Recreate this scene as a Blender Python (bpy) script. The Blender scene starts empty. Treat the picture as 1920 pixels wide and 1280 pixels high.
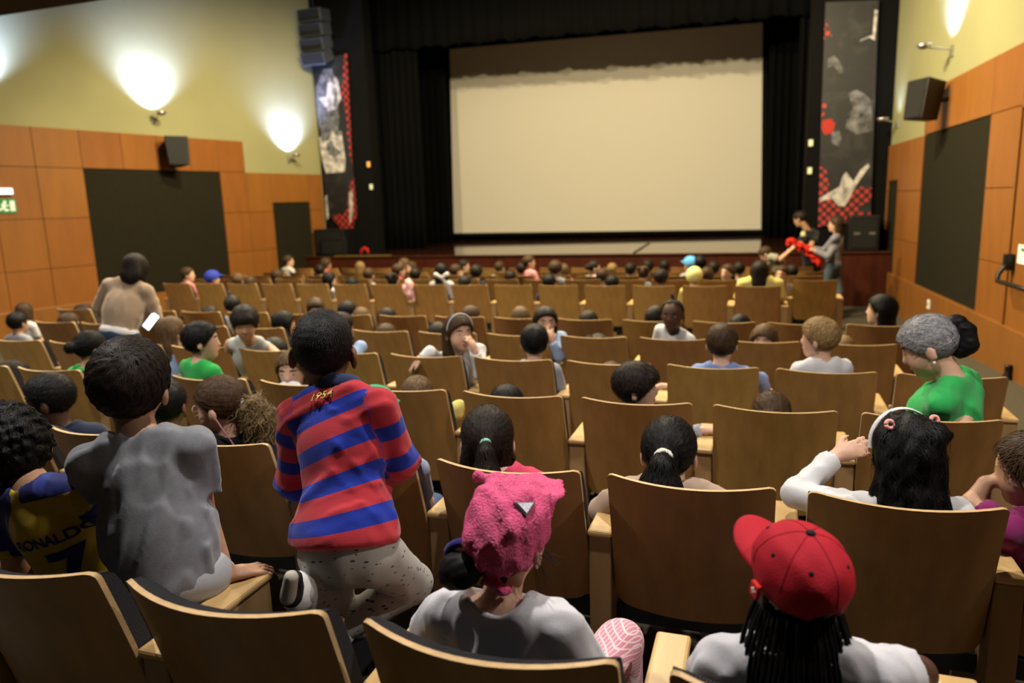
import bpy, math, random
import numpy as np
from mathutils import Matrix, Vector
R = random.Random(7)
SC = bpy.context.scene
COL = SC.collection
H = 1.62                                   # camera height over the floor of the last row
# ---------------------------------------------------------------- camera
FPX, YAW, PITCH, ROLL = 1373.77, math.radians(18.859), math.radians(10.642), math.radians(-1.857)
_f = Vector((-math.sin(YAW) * math.cos(PITCH), math.cos(YAW) * math.cos(PITCH), -math.sin(PITCH)))
_r = Vector((math.cos(YAW), math.sin(YAW), 0)); _u = _r.cross(_f)
CR = math.cos(ROLL) * _r + math.sin(ROLL) * _u
CU = -math.sin(ROLL) * _r + math.cos(ROLL) * _u
CF = _f
cam = bpy.data.cameras.new('camera')
camo = bpy.data.objects.new('camera', cam); COL.objects.link(camo)
m = Matrix((CR, CU, -CF)).transposed().to_4x4(); m.translation = Vector((0, 0, H))
camo.matrix_world = m
cam.sensor_width = 36; cam.lens = FPX * 36 / 1920
cam.clip_start = .05; cam.clip_end = 80
cam.dof.use_dof = True; cam.dof.focus_distance = 2.0; cam.dof.aperture_fstop = 2.3
SC.camera = camo
# ---------------------------------------------------------------- exposure, world
SC.view_settings.view_transform = 'Standard'; SC.view_settings.look = 'None'
SC.view_settings.exposure = 0.0; SC.view_settings.gamma = 1.0; SC.view_settings.use_curve_mapping = False
w = bpy.data.worlds.new('world'); SC.world = w; w.use_nodes = True
w.node_tree.nodes['Background'].inputs[0].default_value = (.9, .8, .68, 1)
w.node_tree.nodes['Background'].inputs[1].default_value = .006
def lamp(name, kind, loc, aim, power, colour, size=.1, spot=None, blend=.5, parent=None):
    L = bpy.data.lights.new(name, kind); L.energy = power; L.color = colour
    if kind == 'AREA': L.shape = 'DISK'; L.size = size
    else: L.shadow_soft_size = size
    if kind == 'SPOT': L.spot_size = math.radians(spot); L.spot_blend = blend
    o = bpy.data.objects.new(name, L); COL.objects.link(o)
    d = Vector(aim) - Vector(loc)
    o.matrix_world = Matrix.Translation(loc) @ d.to_track_quat('-Z', 'Y').to_matrix().to_4x4()
    if parent: o.parent = parent; o.matrix_parent_inverse = parent.matrix_world.inverted()
    return o
COOL = (.38, .49, 1.0); NEUT = (1, .93, .86); WARM = (1, .82, .50); WARM2 = (1, .86, .66)
NEAR_LIGHTS = [(-5.5, 1.65), (-3.0, 1.65), (-.5, 1.65), (1.9, 1.65)]
MID_LIGHTS = [(-8.0, 5.0), (-5.6, 5.0), (-3.2, 5.0), (-.8, 5.0)]
FZ = (5.70, 5.16)
FAR_LIGHTS = [(-6.0, 9.0), (-4.2, 9.0), (-2.4, 9.0), (-.6, 9.0)]
for i, (x, y) in enumerate(NEAR_LIGHTS): lamp('downlight_beam', 'SPOT', (x, y, 3.56), (x, y, 0), 270, NEUT, .05, 128, .7)
for i, (x, y) in enumerate(MID_LIGHTS): lamp('downlight_beam', 'SPOT', (x, y, 3.56), (x, y, 0), 330, WARM2, .06, 132, .5)
for i, (x, y) in enumerate(FAR_LIGHTS): lamp('houselight_beam', 'SPOT', (x, y, FZ[i % 2]), (x, y + 2.2, 0), 1180, WARM, .05, 165, .4)
# ---------------------------------------------------------------- pixel helper (a pixel of the photograph at a given distance)
def ray(x, y): return CR * ((x - 960) / FPX) - CU * ((y - 640) / FPX) + CF
def at(x, y, Y):
    d = ray(x, y); return Vector((0, 0, H)) + d * (Y / d.y)
# ---------------------------------------------------------------- materials
MATS = {}
def N(nt, t, **kw):
    n = nt.nodes.new(t)
    for k, v in kw.items():
        if k in n.inputs.keys(): n.inputs[k].default_value = v
        else: setattr(n, k, v)
    return n
def mat(name, col=(.5, .5, .5), rough=.6, spec=.3, metal=0, noise=None, bump=None, emit=None, sheen=0, rand=0, sub=0):
    """noise=(scale(x,y,z), amount) mottles the colour; bump=(scale, strength); rand = per-object brightness variation"""
    if name in MATS: return MATS[name]
    M = bpy.data.materials.new(name); M.use_nodes = True; nt = M.node_tree
    b = nt.nodes['Principled BSDF']
    b.inputs['Base Color'].default_value = (*col, 1); b.inputs['Roughness'].default_value = rough
    b.inputs['Specular IOR Level'].default_value = spec; b.inputs['Metallic'].default_value = metal
    if sheen: b.inputs['Sheen Weight'].default_value = sheen
    if sub: b.inputs['Subsurface Weight'].default_value = sub; b.inputs['Subsurface Radius'].default_value = (.012, .005, .003); b.inputs['Subsurface Scale'].default_value = .6
    if emit: b.inputs['Emission Color'].default_value = (*emit[0], 1); b.inputs['Emission Strength'].default_value = emit[1]
    tc = N(nt, 'ShaderNodeTexCoord')
    out = None
    if noise:
        mp = N(nt, 'ShaderNodeMapping'); mp.inputs['Scale'].default_value = noise[0]; nt.links.new(tc.outputs['Object'], mp.inputs[0])
        nz = N(nt, 'ShaderNodeTexNoise', Scale=1.0, Detail=5.0, Roughness=.6); nt.links.new(mp.outputs[0], nz.inputs[0])
        a = noise[1]
        rp = N(nt, 'ShaderNodeValToRGB'); rp.color_ramp.elements[0].position = .3; rp.color_ramp.elements[1].position = .7
        rp.color_ramp.elements[0].color = tuple(c * (1 - a) for c in col) + (1,); rp.color_ramp.elements[1].color = tuple(min(1, c * (1 + a)) for c in col) + (1,)
        nt.links.new(nz.outputs[0], rp.inputs[0]); out = rp.outputs[0]
    if rand:
        oi = N(nt, 'ShaderNodeObjectInfo'); mr = N(nt, 'ShaderNodeMapRange'); mr.inputs[3].default_value = 1 - rand; mr.inputs[4].default_value = 1 + rand
        nt.links.new(oi.outputs['Random'], mr.inputs[0])
        hs = N(nt, 'ShaderNodeHueSaturation'); hs.inputs['Color'].default_value = (*col, 1)
        if out: nt.links.new(out, hs.inputs['Color'])
        nt.links.new(mr.outputs[0], hs.inputs['Value'])
        m2 = N(nt, 'ShaderNodeMapRange'); m2.inputs[3].default_value = .5 - .09 * rand; m2.inputs[4].default_value = .5 + .09 * rand; nt.links.new(oi.outputs['Random'], m2.inputs[0]); nt.links.new(m2.outputs[0], hs.inputs['Hue'])
        out = hs.outputs[0]
    if out: nt.links.new(out, b.inputs['Base Color'])
    if bump:
        nb = N(nt, 'ShaderNodeTexNoise', Detail=4.0); nb.inputs['Scale'].default_value = bump[0]; nt.links.new(tc.outputs['Object'], nb.inputs[0])
        bp = N(nt, 'ShaderNodeBump'); bp.inputs['Strength'].default_value = bump[1]; bp.inputs['Distance'].default_value = .01
        nt.links.new(nb.outputs[0], bp.inputs['Height']); nt.links.new(bp.outputs[0], b.inputs['Normal'])
    MATS[name] = M
    return M
VENEER = mat('seat_veneer', (.33, .172, .050), .38, .4, noise=((18, 18, 1.6), .16), rand=.12)
EDGE = mat('plywood_edge', (.52, .35, .17), .4, .4, noise=((40, 40, 90), .12))
ARMTOP = mat('armrest_wood', (.52, .34, .14), .4, .4, noise=((30, 4, 30), .12))
SIDE = mat('side_panel_wood', (.30, .18, .075), .45, .35, noise=((20, 20, 2), .14))
FABRIC = mat('seat_fabric', (.010, .010, .011), .9, .2)
def ribs(M, scale):
    nt = M.node_tree; b = nt.nodes['Principled BSDF']; tc = N(nt, 'ShaderNodeTexCoord')
    wv = N(nt, 'ShaderNodeTexWave', Scale=scale, Distortion=.6); wv.inputs['Detail Scale'].default_value = 6; nt.links.new(tc.outputs['Object'], wv.inputs[0])
    bp = N(nt, 'ShaderNodeBump'); bp.inputs['Strength'].default_value = .6; bp.inputs['Distance'].default_value = .004
    rp = N(nt, 'ShaderNodeValToRGB'); rp.color_ramp.elements[0].color = (.004, .004, .005, 1); rp.color_ramp.elements[0].position = .45; rp.color_ramp.elements[1].color = (.035, .035, .040, 1); rp.color_ramp.elements[1].position = .9; nt.links.new(wv.outputs['Fac'], rp.inputs[0]); nt.links.new(rp.outputs[0], b.inputs['Base Color'])
    nt.links.new(wv.outputs['Fac'], bp.inputs['Height']); nt.links.new(bp.outputs[0], b.inputs['Normal'])
ribs(FABRIC, 55)
ORANGE = mat('wall_wood_panel', (.235, .088, .016), .45, .35, noise=((6, 6, 1.2), .10), rand=.04)
ORANGE_D = mat('baseboard_wood', (.215, .085, .017), .45, .35, noise=((6, 6, 1.5), .12))
PLASTER = mat('wall_plaster', (.29, .282, .145), .75, .25, noise=((.7, .7, .7), .06), bump=(60, .15))
DARKPANEL = mat('acoustic_felt', (.014, .012, .006), .9, .15, noise=((30, 30, 30), .2))
BLACK = mat('stage_black', (.0015, .0015, .0018), .85, .15)
CURTAIN = mat('curtain_black', (.0016, .0016, .0018), .9, .1)
CARPET = mat('carpet', (.085, .075, .055), .95, .1, noise=((60, 60, 60), .3))
SOFFIT = mat('soffit_paint', (.030, .022, .017), .85, .15)
SCREENM = mat('screen_cloth', (.80, .76, .66), .85, .1)
STAGEF = mat('stage_boards', (.055, .018, .010), .06, .6, noise=((3, 25, 3), .25))
STAGEW = mat('stage_front_wood', (.048, .010, .005), .35, .4, noise=((14, 14, 1.5), .25))
BLACKPL = mat('black_plastic', (.005, .005, .0055), .45, .4)
GRILLE = mat('speaker_grille', (.007, .007, .0065), .7, .3)
CHROME = mat('lamp_metal', (.55, .55, .55), .3, .5, metal=.9)
# ---------------------------------------------------------------- mesh builder
class MB:
    def __init__(s): s.v = []; s.f = []; s.m = []
    def add(s, vs, fs, mi=0):
        o = len(s.v); s.v += [tuple(v) for v in vs]; s.f += [tuple(i + o for i in f) for f in fs]; s.m += [mi] * len(fs)
    def box(s, a, b, mi=0, M=None):
        (x0, y0, z0), (x1, y1, z1) = a, b
        vs = [Vector(p) for p in ((x0, y0, z0), (x1, y0, z0), (x1, y1, z0), (x0, y1, z0), (x0, y0, z1), (x1, y0, z1), (x1, y1, z1), (x0, y1, z1))]
        if M: vs = [M @ v for v in vs]
        s.add(vs, [(0, 3, 2, 1), (4, 5, 6, 7), (0, 1, 5, 4), (1, 2, 6, 5), (2, 3, 7, 6), (3, 0, 4, 7)], mi)
    def grid(s, P, mi=0, closed=False):      # P[i][j]
        n, k = len(P), len(P[0]); vs = [p for row in P for p in row]; fs = []
        for i in range(n - 1):
            for j in range(k if closed else k - 1):
                j2 = (j + 1) % k; fs.append((i * k + j, i * k + j2, (i + 1) * k + j2, (i + 1) * k + j))
        s.add(vs, fs, mi)
    def tube(s, pts, rad, n=8, mi=0, caps=True):
        pts = [Vector(p) for p in pts]
        if not hasattr(rad, '__len__'): rad = [rad] * len(pts)
        rows = []; up = Vector((0, 0, 1)); prev = None
        for i, p in enumerate(pts):
            t = (pts[min(i + 1, len(pts) - 1)] - pts[max(i - 1, 0)]).normalized()
            if prev is None: a = t.cross(up if abs(t.z) < .9 else Vector((1, 0, 0))).normalized()
            else: a = (prev - t * prev.dot(t)).normalized()
            prev = a; b = t.cross(a)
            rows.append([p + (a * math.cos(q) + b * math.sin(q)) * rad[i] for q in [2 * math.pi * j / n for j in range(n)]])
        o = len(s.v); s.grid(rows, mi, True)
        if caps:
            s.f.append(tuple(o + j for j in range(n))[::-1]); s.m.append(mi)
            e = o + (len(rows) - 1) * n; s.f.append(tuple(e + j for j in range(n))); s.m.append(mi)
    def lathe(s, prof, n=20, mi=0, M=None):  # prof (r,z)
        rows = [[Vector((r * math.cos(2 * math.pi * j / n), r * math.sin(2 * math.pi * j / n), z)) for j in range(n)] for r, z in prof]
        if M: rows = [[M @ p for p in r] for r in rows]
        s.grid(rows, mi, True)
    def build(s, name, mats, parent=None, smooth=False, origin=None, bevel=0, auto=None):
        me = bpy.data.meshes.new(name)
        o = Vector(origin) if origin is not None else Vector((0, 0, 0))
        me.from_pydata([tuple(Vector(v) - o) for v in s.v], [], s.f)
        if not isinstance(mats, (list, tuple)): mats = [mats]
        for x in mats: me.materials.append(x)
        me.polygons.foreach_set('material_index', s.m)
        if smooth: me.polygons.foreach_set('use_smooth', [True] * len(s.f))
        me.update()
        ob = bpy.data.objects.new(name, me); COL.objects.link(ob)
        if parent is not None:
            ob.parent = parent
            ob.location = o - parent.location if parent.parent is None else o - parent.matrix_world.translation
            if parent.rotation_euler.z: ob.location = parent.matrix_world.inverted() @ o
        else: ob.location = o
        if bevel:
            md = ob.modifiers.new('bevel', 'BEVEL'); md.width = bevel; md.segments = 2; md.limit_method = 'ANGLE'
        if smooth and auto:
            for e in me.edges: pass
            me.set_sharp_from_angle(angle=math.radians(auto))
        return ob
def tag(o, label=None, cat=None, group=None, kind=None):
    if label: o['label'] = label
    if cat: o['category'] = cat
    if group: o['group'] = group
    if kind: o['kind'] = kind
    return o
def empty(name, loc=(0, 0, 0), rz=0):
    o = bpy.data.objects.new(name, None); COL.objects.link(o); o.location = loc; o.rotation_euler.z = rz; o.empty_display_size = .1
    bpy.context.view_layer.update() if rz else None
    return o
def box(name, a, b, m, parent=None, bevel=0, **kw):
    q = MB(); q.box(a, b); return q.build(name, m, parent, bevel=bevel, **kw)
# ================================================================ THE HALL
ROWS = [  # (x of seat 0, y of the back's top, z of the floor, first k, last k)
    (-.441, 1.074, -.003, -3, 2), (-.737, 2.051, -.059, -4, 3), (-.489, 3.028, -.099, -7, 2), (-.786, 3.930, -.138, -8, 3),
    (-1.096, 4.962, -.188, -9, 3), (-1.377, 5.881, -.216, -10, 4), (-2.255, 8.313, -.2155, -10, 4), (-2.175, 9.26, -.25, -11, 5),
    (-2.255, 10.23, -.299, -11, 5), (-2.175, 11.20, -.34, -11, 5), (-2.255, 12.17, -.36, -11, 5)]
FLOORP = [(-3.5, .15), (1.07, -.003), (2.05, -.059), (3.03, -.099), (3.93, -.138), (4.96, -.188), (5.9, -.216), (8.3, -.2155), (9.26, -.25), (10.23, -.299), (11.2, -.34), (12.17, -.36), (14, -.34), (22.5, -.34)]
def floor_z(y):
    for (a, b), (c, d) in zip(FLOORP, FLOORP[1:]):
        if y <= c: return b + (d - b) * (y - a) / (c - a)
    return FLOORP[-1][1]
q = MB(); q.grid([[(x, y, z) for x in (-13, 4)] for y, z in FLOORP][::-1])
q.grid([[(x, y, z - .15) for x in (-13, 4)] for y, z in FLOORP])
tag(q.build('floor', CARPET), kind='structure')
LA, LANG = Vector((-9.414, 14.6, 0)), math.radians(10.7)
RA, RANG = Vector((2.118, 14.6, 0)), math.radians(-2.7)
def wl(y, z, off=0):       # point on the left wall, off = distance into the hall
    return Vector((LA.x + (y - LA.y) * math.tan(LANG), y, z)) + off * Vector((math.cos(LANG), -math.sin(LANG), 0))
def wr(y, z, off=0):
    return Vector((RA.x + (y - RA.y) * math.tan(RANG), y, z)) + off * Vector((-math.cos(RANG), math.sin(RANG), 0))
def slab(q, W, y0, y1, z0, z1, o0, o1, mi=0, slope=False):
    vs = []
    for o in (o0, o1):
        for y, z in ((y0, z0), (y1, z0), (y1, z1), (y0, z1)):
            vs.append(W(y, z if not (slope and z == z0) else z + floor_z(y), o))
    f = [(0, 1, 2, 3), (7, 6, 5, 4), (0, 4, 5, 1), (1, 5, 6, 2), (2, 6, 7, 3), (3, 7, 4, 0)]
    if W is wr: f = [t[::-1] for t in f]
    q.add(vs, f, mi)
Z0, Z1, Z2, Z3, ZS = 3.0, 2.40, 1.62, .85, .25
def build_wall(side, W, bay_edges, steps, dark, skip=None):
    q = MB(); slab(q, W, -3.5, 14.75, -.7, 8.2, -.25, 0)
    wall = tag(q.build('wall_' + side, PLASTER), kind='structure')
    q = MB(); slab(q, W, -3.5, 14.6, -.55, 3.0, 0, .012, 0) if False else None
    zs = [Z0, Z1, Z2, Z3, ZS]
    for a, b in zip(bay_edges, bay_edges[1:]):
        for zt, zb in zip(zs, zs[1:]):
            if zt == Z0 and a >= steps - .01: continue
            yy0, yy1, zz0, zz1 = a, b, zb, zt
            hit = False
            for d0, d1, dz in dark:
                if a >= d0 - .01 and b <= d1 + .01:
                    if zt <= dz + .01: hit = True
                    elif zb < dz: zz0 = dz
            if skip and skip(a, b, zt): hit = True
            if hit: continue
            q = MB(); g = .004
            slab(q, W, yy0 + g, yy1 - g, zz0 + g, zz1 - g, .010, .045)
            q.build('wall_panel', ORANGE, wall, bevel=.003)
    # recessed backing behind the joints
    q = MB(); slab(q, W, bay_edges[0], steps, ZS, Z0 - .004, .001, .012); slab(q, W, steps, 14.6, ZS, Z1 - .004, .001, .012)
    q.build('panel_backing', DARKPANEL, wall)
    for d0, d1, dz in dark:
        q = MB(); slab(q, W, d0 + .006, d1 - .006, ZS + .01, dz - .006, .012, .03)
        q.build('acoustic_panel', DARKPANEL, wall)
    q = MB()
    ys = [y for y, z in FLOORP if y < 14.5] + [14.6]
    prof = [(0, ZS + .01), (.07, ZS + .01), (.075, ZS), (.075, None), (0, None)]
    q.grid([[W(y, (floor_z(y) - .02) if z is None else z, o) for o, z in prof] for y in ys][::(1 if W is wl else -1)], 0, True)
    tag(q.build('baseboard_' + side, ORANGE_D), kind='structure')
    return wall
lb = [-.2, .5, 1.2, 1.9, 2.6, 3.3, 4.0, 4.65, 5.3, 5.95, 6.6, 7.27, 7.94, 8.585, 9.30, 9.99, 10.65, 11.29, 11.915, 12.52, 13.14, 14.19, 14.6]
WALL_L = build_wall('left', wl, lb, 12.52, [(9.30, 11.915, Z1), (13.14, 14.19, 1.80)])
rb = [-.2, .9, 2.0, 3.1, 4.2, 5.3, 6.4, 7.3, 8.55, 9.44, 10.4, 11.3, 12.25, 13.0, 13.75, 14.50, 14.6]
WALL_R = build_wall('right', wr, rb, 12.55 if False else 12.25, [(9.44, 12.25, Z1), (13.75, 14.50, 1.80)], skip=lambda a, b, zt: 7.29 < a < 8.54 and zt < Z1 - .01)
box('wall_back', (-14, -3.7, -.5), (5, -3.5, 8.2), SOFFIT); tag(bpy.data.objects['wall_back'], kind='structure')
# soffit of the balcony over the rear rows, with its fascia, and the high ceiling in front of it
q = MB(); q.box((-13.5, -3.6, 3.62), (4.5, 5.77, 4.0)); tag(q.build('ceiling', SOFFIT), kind='structure')
q = MB(); q.box((-13.5, 5.5, 8.0), (4.5, 22.6, 8.2)); tag(q.build('ceiling_hall', SOFFIT), kind='structure')
q = MB(); q.box((-13.5, 5.6, 4.0), (4.5, 5.75, 8.0)); tag(q.build('wall_balcony', SOFFIT), kind='structure')
# ---- stage house
SY, SZ = 13.95, .622
q = MB(); q.box((-11, 22.4, -.4), (5, 22.6, 8.2)); tag(q.build('wall_stage', BLACK), kind='structure')
q = MB(); q.box((-11.1, 14.75, -.4), (-10.9, 22.5, 8.2)); q.box((4.4, 14.75, -.4), (4.6, 22.5, 8.2)); tag(q.build('wall_wings', BLACK), kind='structure')
stage = empty('stage', (-3.6, SY, -.34)); tag(stage, 'dark red wooden stage with glossy floor below the projection screen', 'stage')
q = MB(); q.box((-9.5, SY - .04, SZ - .03), (2.14, 22.15, SZ)); q.build('stage_floor', STAGEF, stage)
x = -9.5
while x < 2.14:
    x2 = min(x + 1.455, 2.14); q = MB(); q.box((x + .004, SY, -.40), (x2 - .004, SY + .03, SZ - .032)); q.build('front_panel', STAGEW, stage); x = x2
q = MB(); q.box((-9.5, SY + .035, -.335), (2.14, SY + .06, SZ - .04)); q.build('front_frame', BLACK, stage)
ORD = ['first', 'second', 'third', 'fourth', 'fifth', 'sixth', 'seventh', 'eighth', 'ninth', 'tenth', 'eleventh', 'twelfth', 'thirteenth', 'fourteenth', 'fifteenth', 'sixteenth', 'seventeenth', 'eighteenth']
# ---- proscenium (black), inner edges, header
q = MB(); q.box((-9.75, 14.66, SZ - .02), (at(703, 300, 14.8).x, 15.0, 8.0)); q.box((at(1510, 300, 14.8).x, 14.66, SZ - .02), (2.45, 15.0, 8.0))
q.box((-9.75, 14.7, 6.3), (2.45, 15.0, 8.0)); tag(q.build('wall_proscenium', BLACK), kind='structure')
# ---- hanging black curtains, pleated
def curtain(name, x0, x1, y, z0, z1, pleats, amp, label, jag=0, z0b=None):
    n = pleats * 8; q = MB(); rows = []
    for v in range(9):
        t = v / 8; row = []
        for i in range(n + 1):
            u = i / n; zz0 = z0 + ((z0b - z0) * u if z0b is not None else 0)
            if jag: zz0 += jag * (math.sin(u * 211) * .5 + math.sin(u * 97 + 1) * .6 + math.sin(u * 463) * .4)
            zz = z1 + (zz0 - z1) * t
            row.append((x0 + (x1 - x0) * u, y + amp * math.sin(u * pleats * 2 * math.pi + .6 * math.sin(t * 3)) * (.5 + .5 * t), zz))
        rows.append(row)
    q.grid(rows); o = q.build(name, CURTAIN, smooth=True)
    md = o.modifiers.new('solid', 'SOLIDIFY'); md.thickness = .012
    return tag(o, label, 'curtain', 'black stage curtains')
curtain('stage_curtain', at(690, 300, 16.2).x, at(792, 300, 16.2).x, 16.2, SZ + .01, 7.6, 8, .07, 'pleated black curtain leg at the left beside the red-dotted banner')
curtain('stage_curtain', at(770, 300, 18.6).x, at(842, 300, 18.6).x, 18.6, SZ + .01, 7.6, 6, .07, 'pleated black curtain leg touching the left side of the screen')
curtain('stage_curtain', at(1436, 300, 18.6).x, at(1520, 300, 18.6).x, 18.6, SZ + .01, 7.6, 6, .07, 'pleated black curtain leg touching the right side of the screen')
curtain('stage_curtain', at(1490, 300, 16.2).x, at(1560, 300, 16.2).x, 16.2, SZ + .01, 7.6, 6, .07, 'pleated black curtain leg at the right behind the man in black')
bl, br = at(843, 88, 16.0), at(1430, 38, 16.0)
dzdx = (br.z - bl.z) / (br.x - bl.x)
curtain('border_curtain', bl.x - 3, br.x + 3, 16.0, bl.z + .04 - 3 * dzdx, 7.8, 40, .03, 'black border curtain hanging across the top of the stage', jag=.034, z0b=br.z + .04 + 3 * dzdx)
curtain('backdrop_curtain', -10.6, 4.2, 22.2, SZ + .01, 7.8, 36, .06, 'black backdrop curtain behind the projection screen')
# ---- projection screen
def quad_slab(q, c, th, mi=0):
    n = (c[1] - c[0]).cross(c[3] - c[0]).normalized(); n = n if n.y < 0 else -n
    vs = list(c) + [p - n * th for p in c]
    q.add(vs, [(0, 1, 2, 3), (7, 6, 5, 4), (0, 4, 5, 1), (1, 5, 6, 2), (2, 6, 7, 3), (3, 7, 4, 0)], mi)
SL, SR = 20.0, 20.25
c = [at(851, 437, SL), at(1427, 430, SR), at(1430, 42, SR), at(843, 92, SL)]
scr = empty('projection_screen', (c[0] + c[1]) / 2); tag(scr, 'large blank cream projection screen hanging at the back of the stage', 'screen')
q = MB(); quad_slab(q, c, .02); q.build('screen_cloth', SCREENM, scr)
q = MB()
ex = (c[1] - c[0]).normalized()
for a, b in ((c[0], c[3]), (c[1], c[2])):
    s = -1 if a is c[0] else 1
    quad_slab(q, [a + ex * .0 * s, a + ex * .12 * s, b + ex * .12 * s, b], .03) if s > 0 else quad_slab(q, [a + ex * .12 * s, a, b, b + ex * .12 * s], .03)
quad_slab(q, [c[0] + Vector((-.12, 0, -.10)), c[1] + Vector((.12, 0, -.10)), c[1] + Vector((.12, 0, 0)), c[0] + Vector((-.12, 0, 0))], .04)
q.build('frame', BLACK, scr)
# ---- banners (flat print: lattice of red dots and grey figures)
def banner_mat(name, flip):
    M = bpy.data.materials.new(name); M.use_nodes = True; nt = M.node_tree; b = nt.nodes['Principled BSDF']; b.inputs['Roughness'].default_value = .55
    tc = N(nt, 'ShaderNodeTexCoord'); sp = N(nt, 'ShaderNodeSeparateXYZ'); nt.links.new(tc.outputs['Object'], sp.inputs[0])
    cb = N(nt, 'ShaderNodeCombineXYZ'); 
    ad = N(nt, 'ShaderNodeMath', operation='ADD'); sb = N(nt, 'ShaderNodeMath', operation='SUBTRACT')
    for n_ in (ad, sb): nt.links.new(sp.outputs[0], n_.inputs[0]); nt.links.new(sp.outputs[2], n_.inputs[1])
    nt.links.new(ad.outputs[0], cb.inputs[0]); nt.links.new(sb.outputs[0], cb.inputs[1])
    vo = N(nt, 'ShaderNodeTexVoronoi', voronoi_dimensions='2D', Scale=6.6, Randomness=.0); nt.links.new(cb.outputs[0], vo.inputs[0])
    lt = N(nt, 'ShaderNodeMath', operation='LESS_THAN'); lt.inputs[1].default_value = .36; nt.links.new(vo.outputs['Distance'], lt.inputs[0])
    # where the dots appear: broad noise plus a band along one edge and the foot
    nz = N(nt, 'ShaderNodeTexNoise', Scale=1.1, Detail=2.0); nt.links.new(tc.outputs['Object'], nz.inputs[0])
    ed = N(nt, 'ShaderNodeMapRange'); ed.inputs[1].default_value = .1 if not flip else -.1; ed.inputs[2].default_value = .38 if not flip else -.5; ed.inputs[3].default_value = -.12; ed.inputs[4].default_value = .22; nt.links.new(sp.outputs[0], ed.inputs[0])
    ft = N(nt, 'ShaderNodeMapRange'); ft.inputs[1].default_value = 1.3; ft.inputs[2].default_value = .2; ft.inputs[3].default_value = 0; ft.inputs[4].default_value = .3; nt.links.new(sp.outputs[2], ft.inputs[0])
    s1 = N(nt, 'ShaderNodeMath', operation='ADD'); nt.links.new(nz.outputs[0], s1.inputs[0]); nt.links.new(ed.outputs[0], s1.inputs[1])
    s2 = N(nt, 'ShaderNodeMath', operation='ADD'); nt.links.new(s1.outputs[0], s2.inputs[0]); nt.links.new(ft.outputs[0], s2.inputs[1])
    g = N(nt, 'ShaderNodeMath', operation='GREATER_THAN'); g.inputs[1].default_value = .60; nt.links.new(s2.outputs[0], g.inputs[0])
    mu = N(nt, 'ShaderNodeMath', operation='MULTIPLY'); nt.links.new(lt.outputs[0], mu.inputs[0]); nt.links.new(g.outputs[0], mu.inputs[1])
    n2 = N(nt, 'ShaderNodeTexNoise', Scale=2.6, Detail=5.0, Distortion=1.2); nt.links.new(tc.outputs['Object'], n2.inputs[0])
    rp = N(nt, 'ShaderNodeValToRGB'); rp.color_ramp.elements[0].position = .5; rp.color_ramp.elements[0].color = (.004, .004, .005, 1); rp.color_ramp.elements[1].position = .72; rp.color_ramp.elements[1].color = (.028, .026, .026, 1); nt.links.new(n2.outputs[0], rp.inputs[0])
    mx = N(nt, 'ShaderNodeMix', data_type='RGBA'); nt.links.new(mu.outputs[0], mx.inputs[0]); nt.links.new(rp.outputs[0], mx.inputs[6]); mx.inputs[7].default_value = (.42, .025, .018, 1)
    nt.links.new(mx.outputs[2], b.inputs['Base Color'])
    return M
PRINT = [mat('banner_print_white', (.40, .38, .37), .6, .2, noise=((7, 7, 7), .85)), mat('banner_print_grey', (.11, .11, .12), .6, .2, noise=((7, 7, 7), .9)), mat('banner_print_red', (.40, .03, .02), .6, .2)]
def banner(pts_px, Y0, Y1, label, shapes, flip):
    xs = [p[0] for p in pts_px]; x0, x1 = min(xs), max(xs)
    Yf = lambda px: Y0 + (Y1 - Y0) * (px - x0) / (x1 - x0)
    P3 = [at(px, py, Yf(px)) for px, py in pts_px]
    org = Vector((sum(p.x for p in P3) / len(P3), Y0, min(p.z for p in P3)))
    e = empty('banner', org); tag(e, label, 'banner')
    q = MB(); n = len(P3); back = [p + Vector((0, .02, 0)) for p in P3]
    q.add(P3 + back, [tuple(range(n))[::-1], tuple(range(n, 2 * n))] + [(i, (i + 1) % n, n + (i + 1) % n, n + i) for i in range(n)])
    q.build('banner_cloth', banner_mat('banner_print_' + ('right' if flip else 'left'), flip), e, origin=org)
    for mi, poly in shapes:
        f = [at(px, py, Yf(px)) + Vector((0, -.006, 0)) for px, py in poly]
        k = len(f); b2 = [p + Vector((0, .004, 0)) for p in f]; q = MB()
        q.add(f + b2, [tuple(range(k)), tuple(range(k, 2 * k))[::-1]] + [(i, k + i, k + (i + 1) % k, (i + 1) % k) for i in range(k)])
        q.build('printed_figure', PRINT[mi], e, origin=org)
    return e
banner([(584, 118), (650, 100), (660, 300), (669, 400), (656, 446), (612, 398), (600, 250)], 14.57, 14.62, 'tall banner with red dots and grey performers beside the left wall',
       [(1, [(592, 165), (606, 130), (622, 128), (630, 160), (636, 220), (632, 262), (604, 265), (596, 220)]),
        (0, [(616, 148), (624, 140), (634, 150), (640, 185), (628, 205), (616, 208), (602, 190), (598, 184), (612, 182)]),
        (0, [(598, 258), (622, 245), (640, 246), (648, 300), (646, 322), (612, 325), (604, 300)]),
        (1, [(612, 270), (622, 262), (628, 275), (640, 285), (630, 295), (616, 290)]),
        (0, [(609, 370), (613, 365), (617, 408), (613, 412)]), (0, [(655, 360), (661, 355), (662, 400), (656, 420)])], False)
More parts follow.
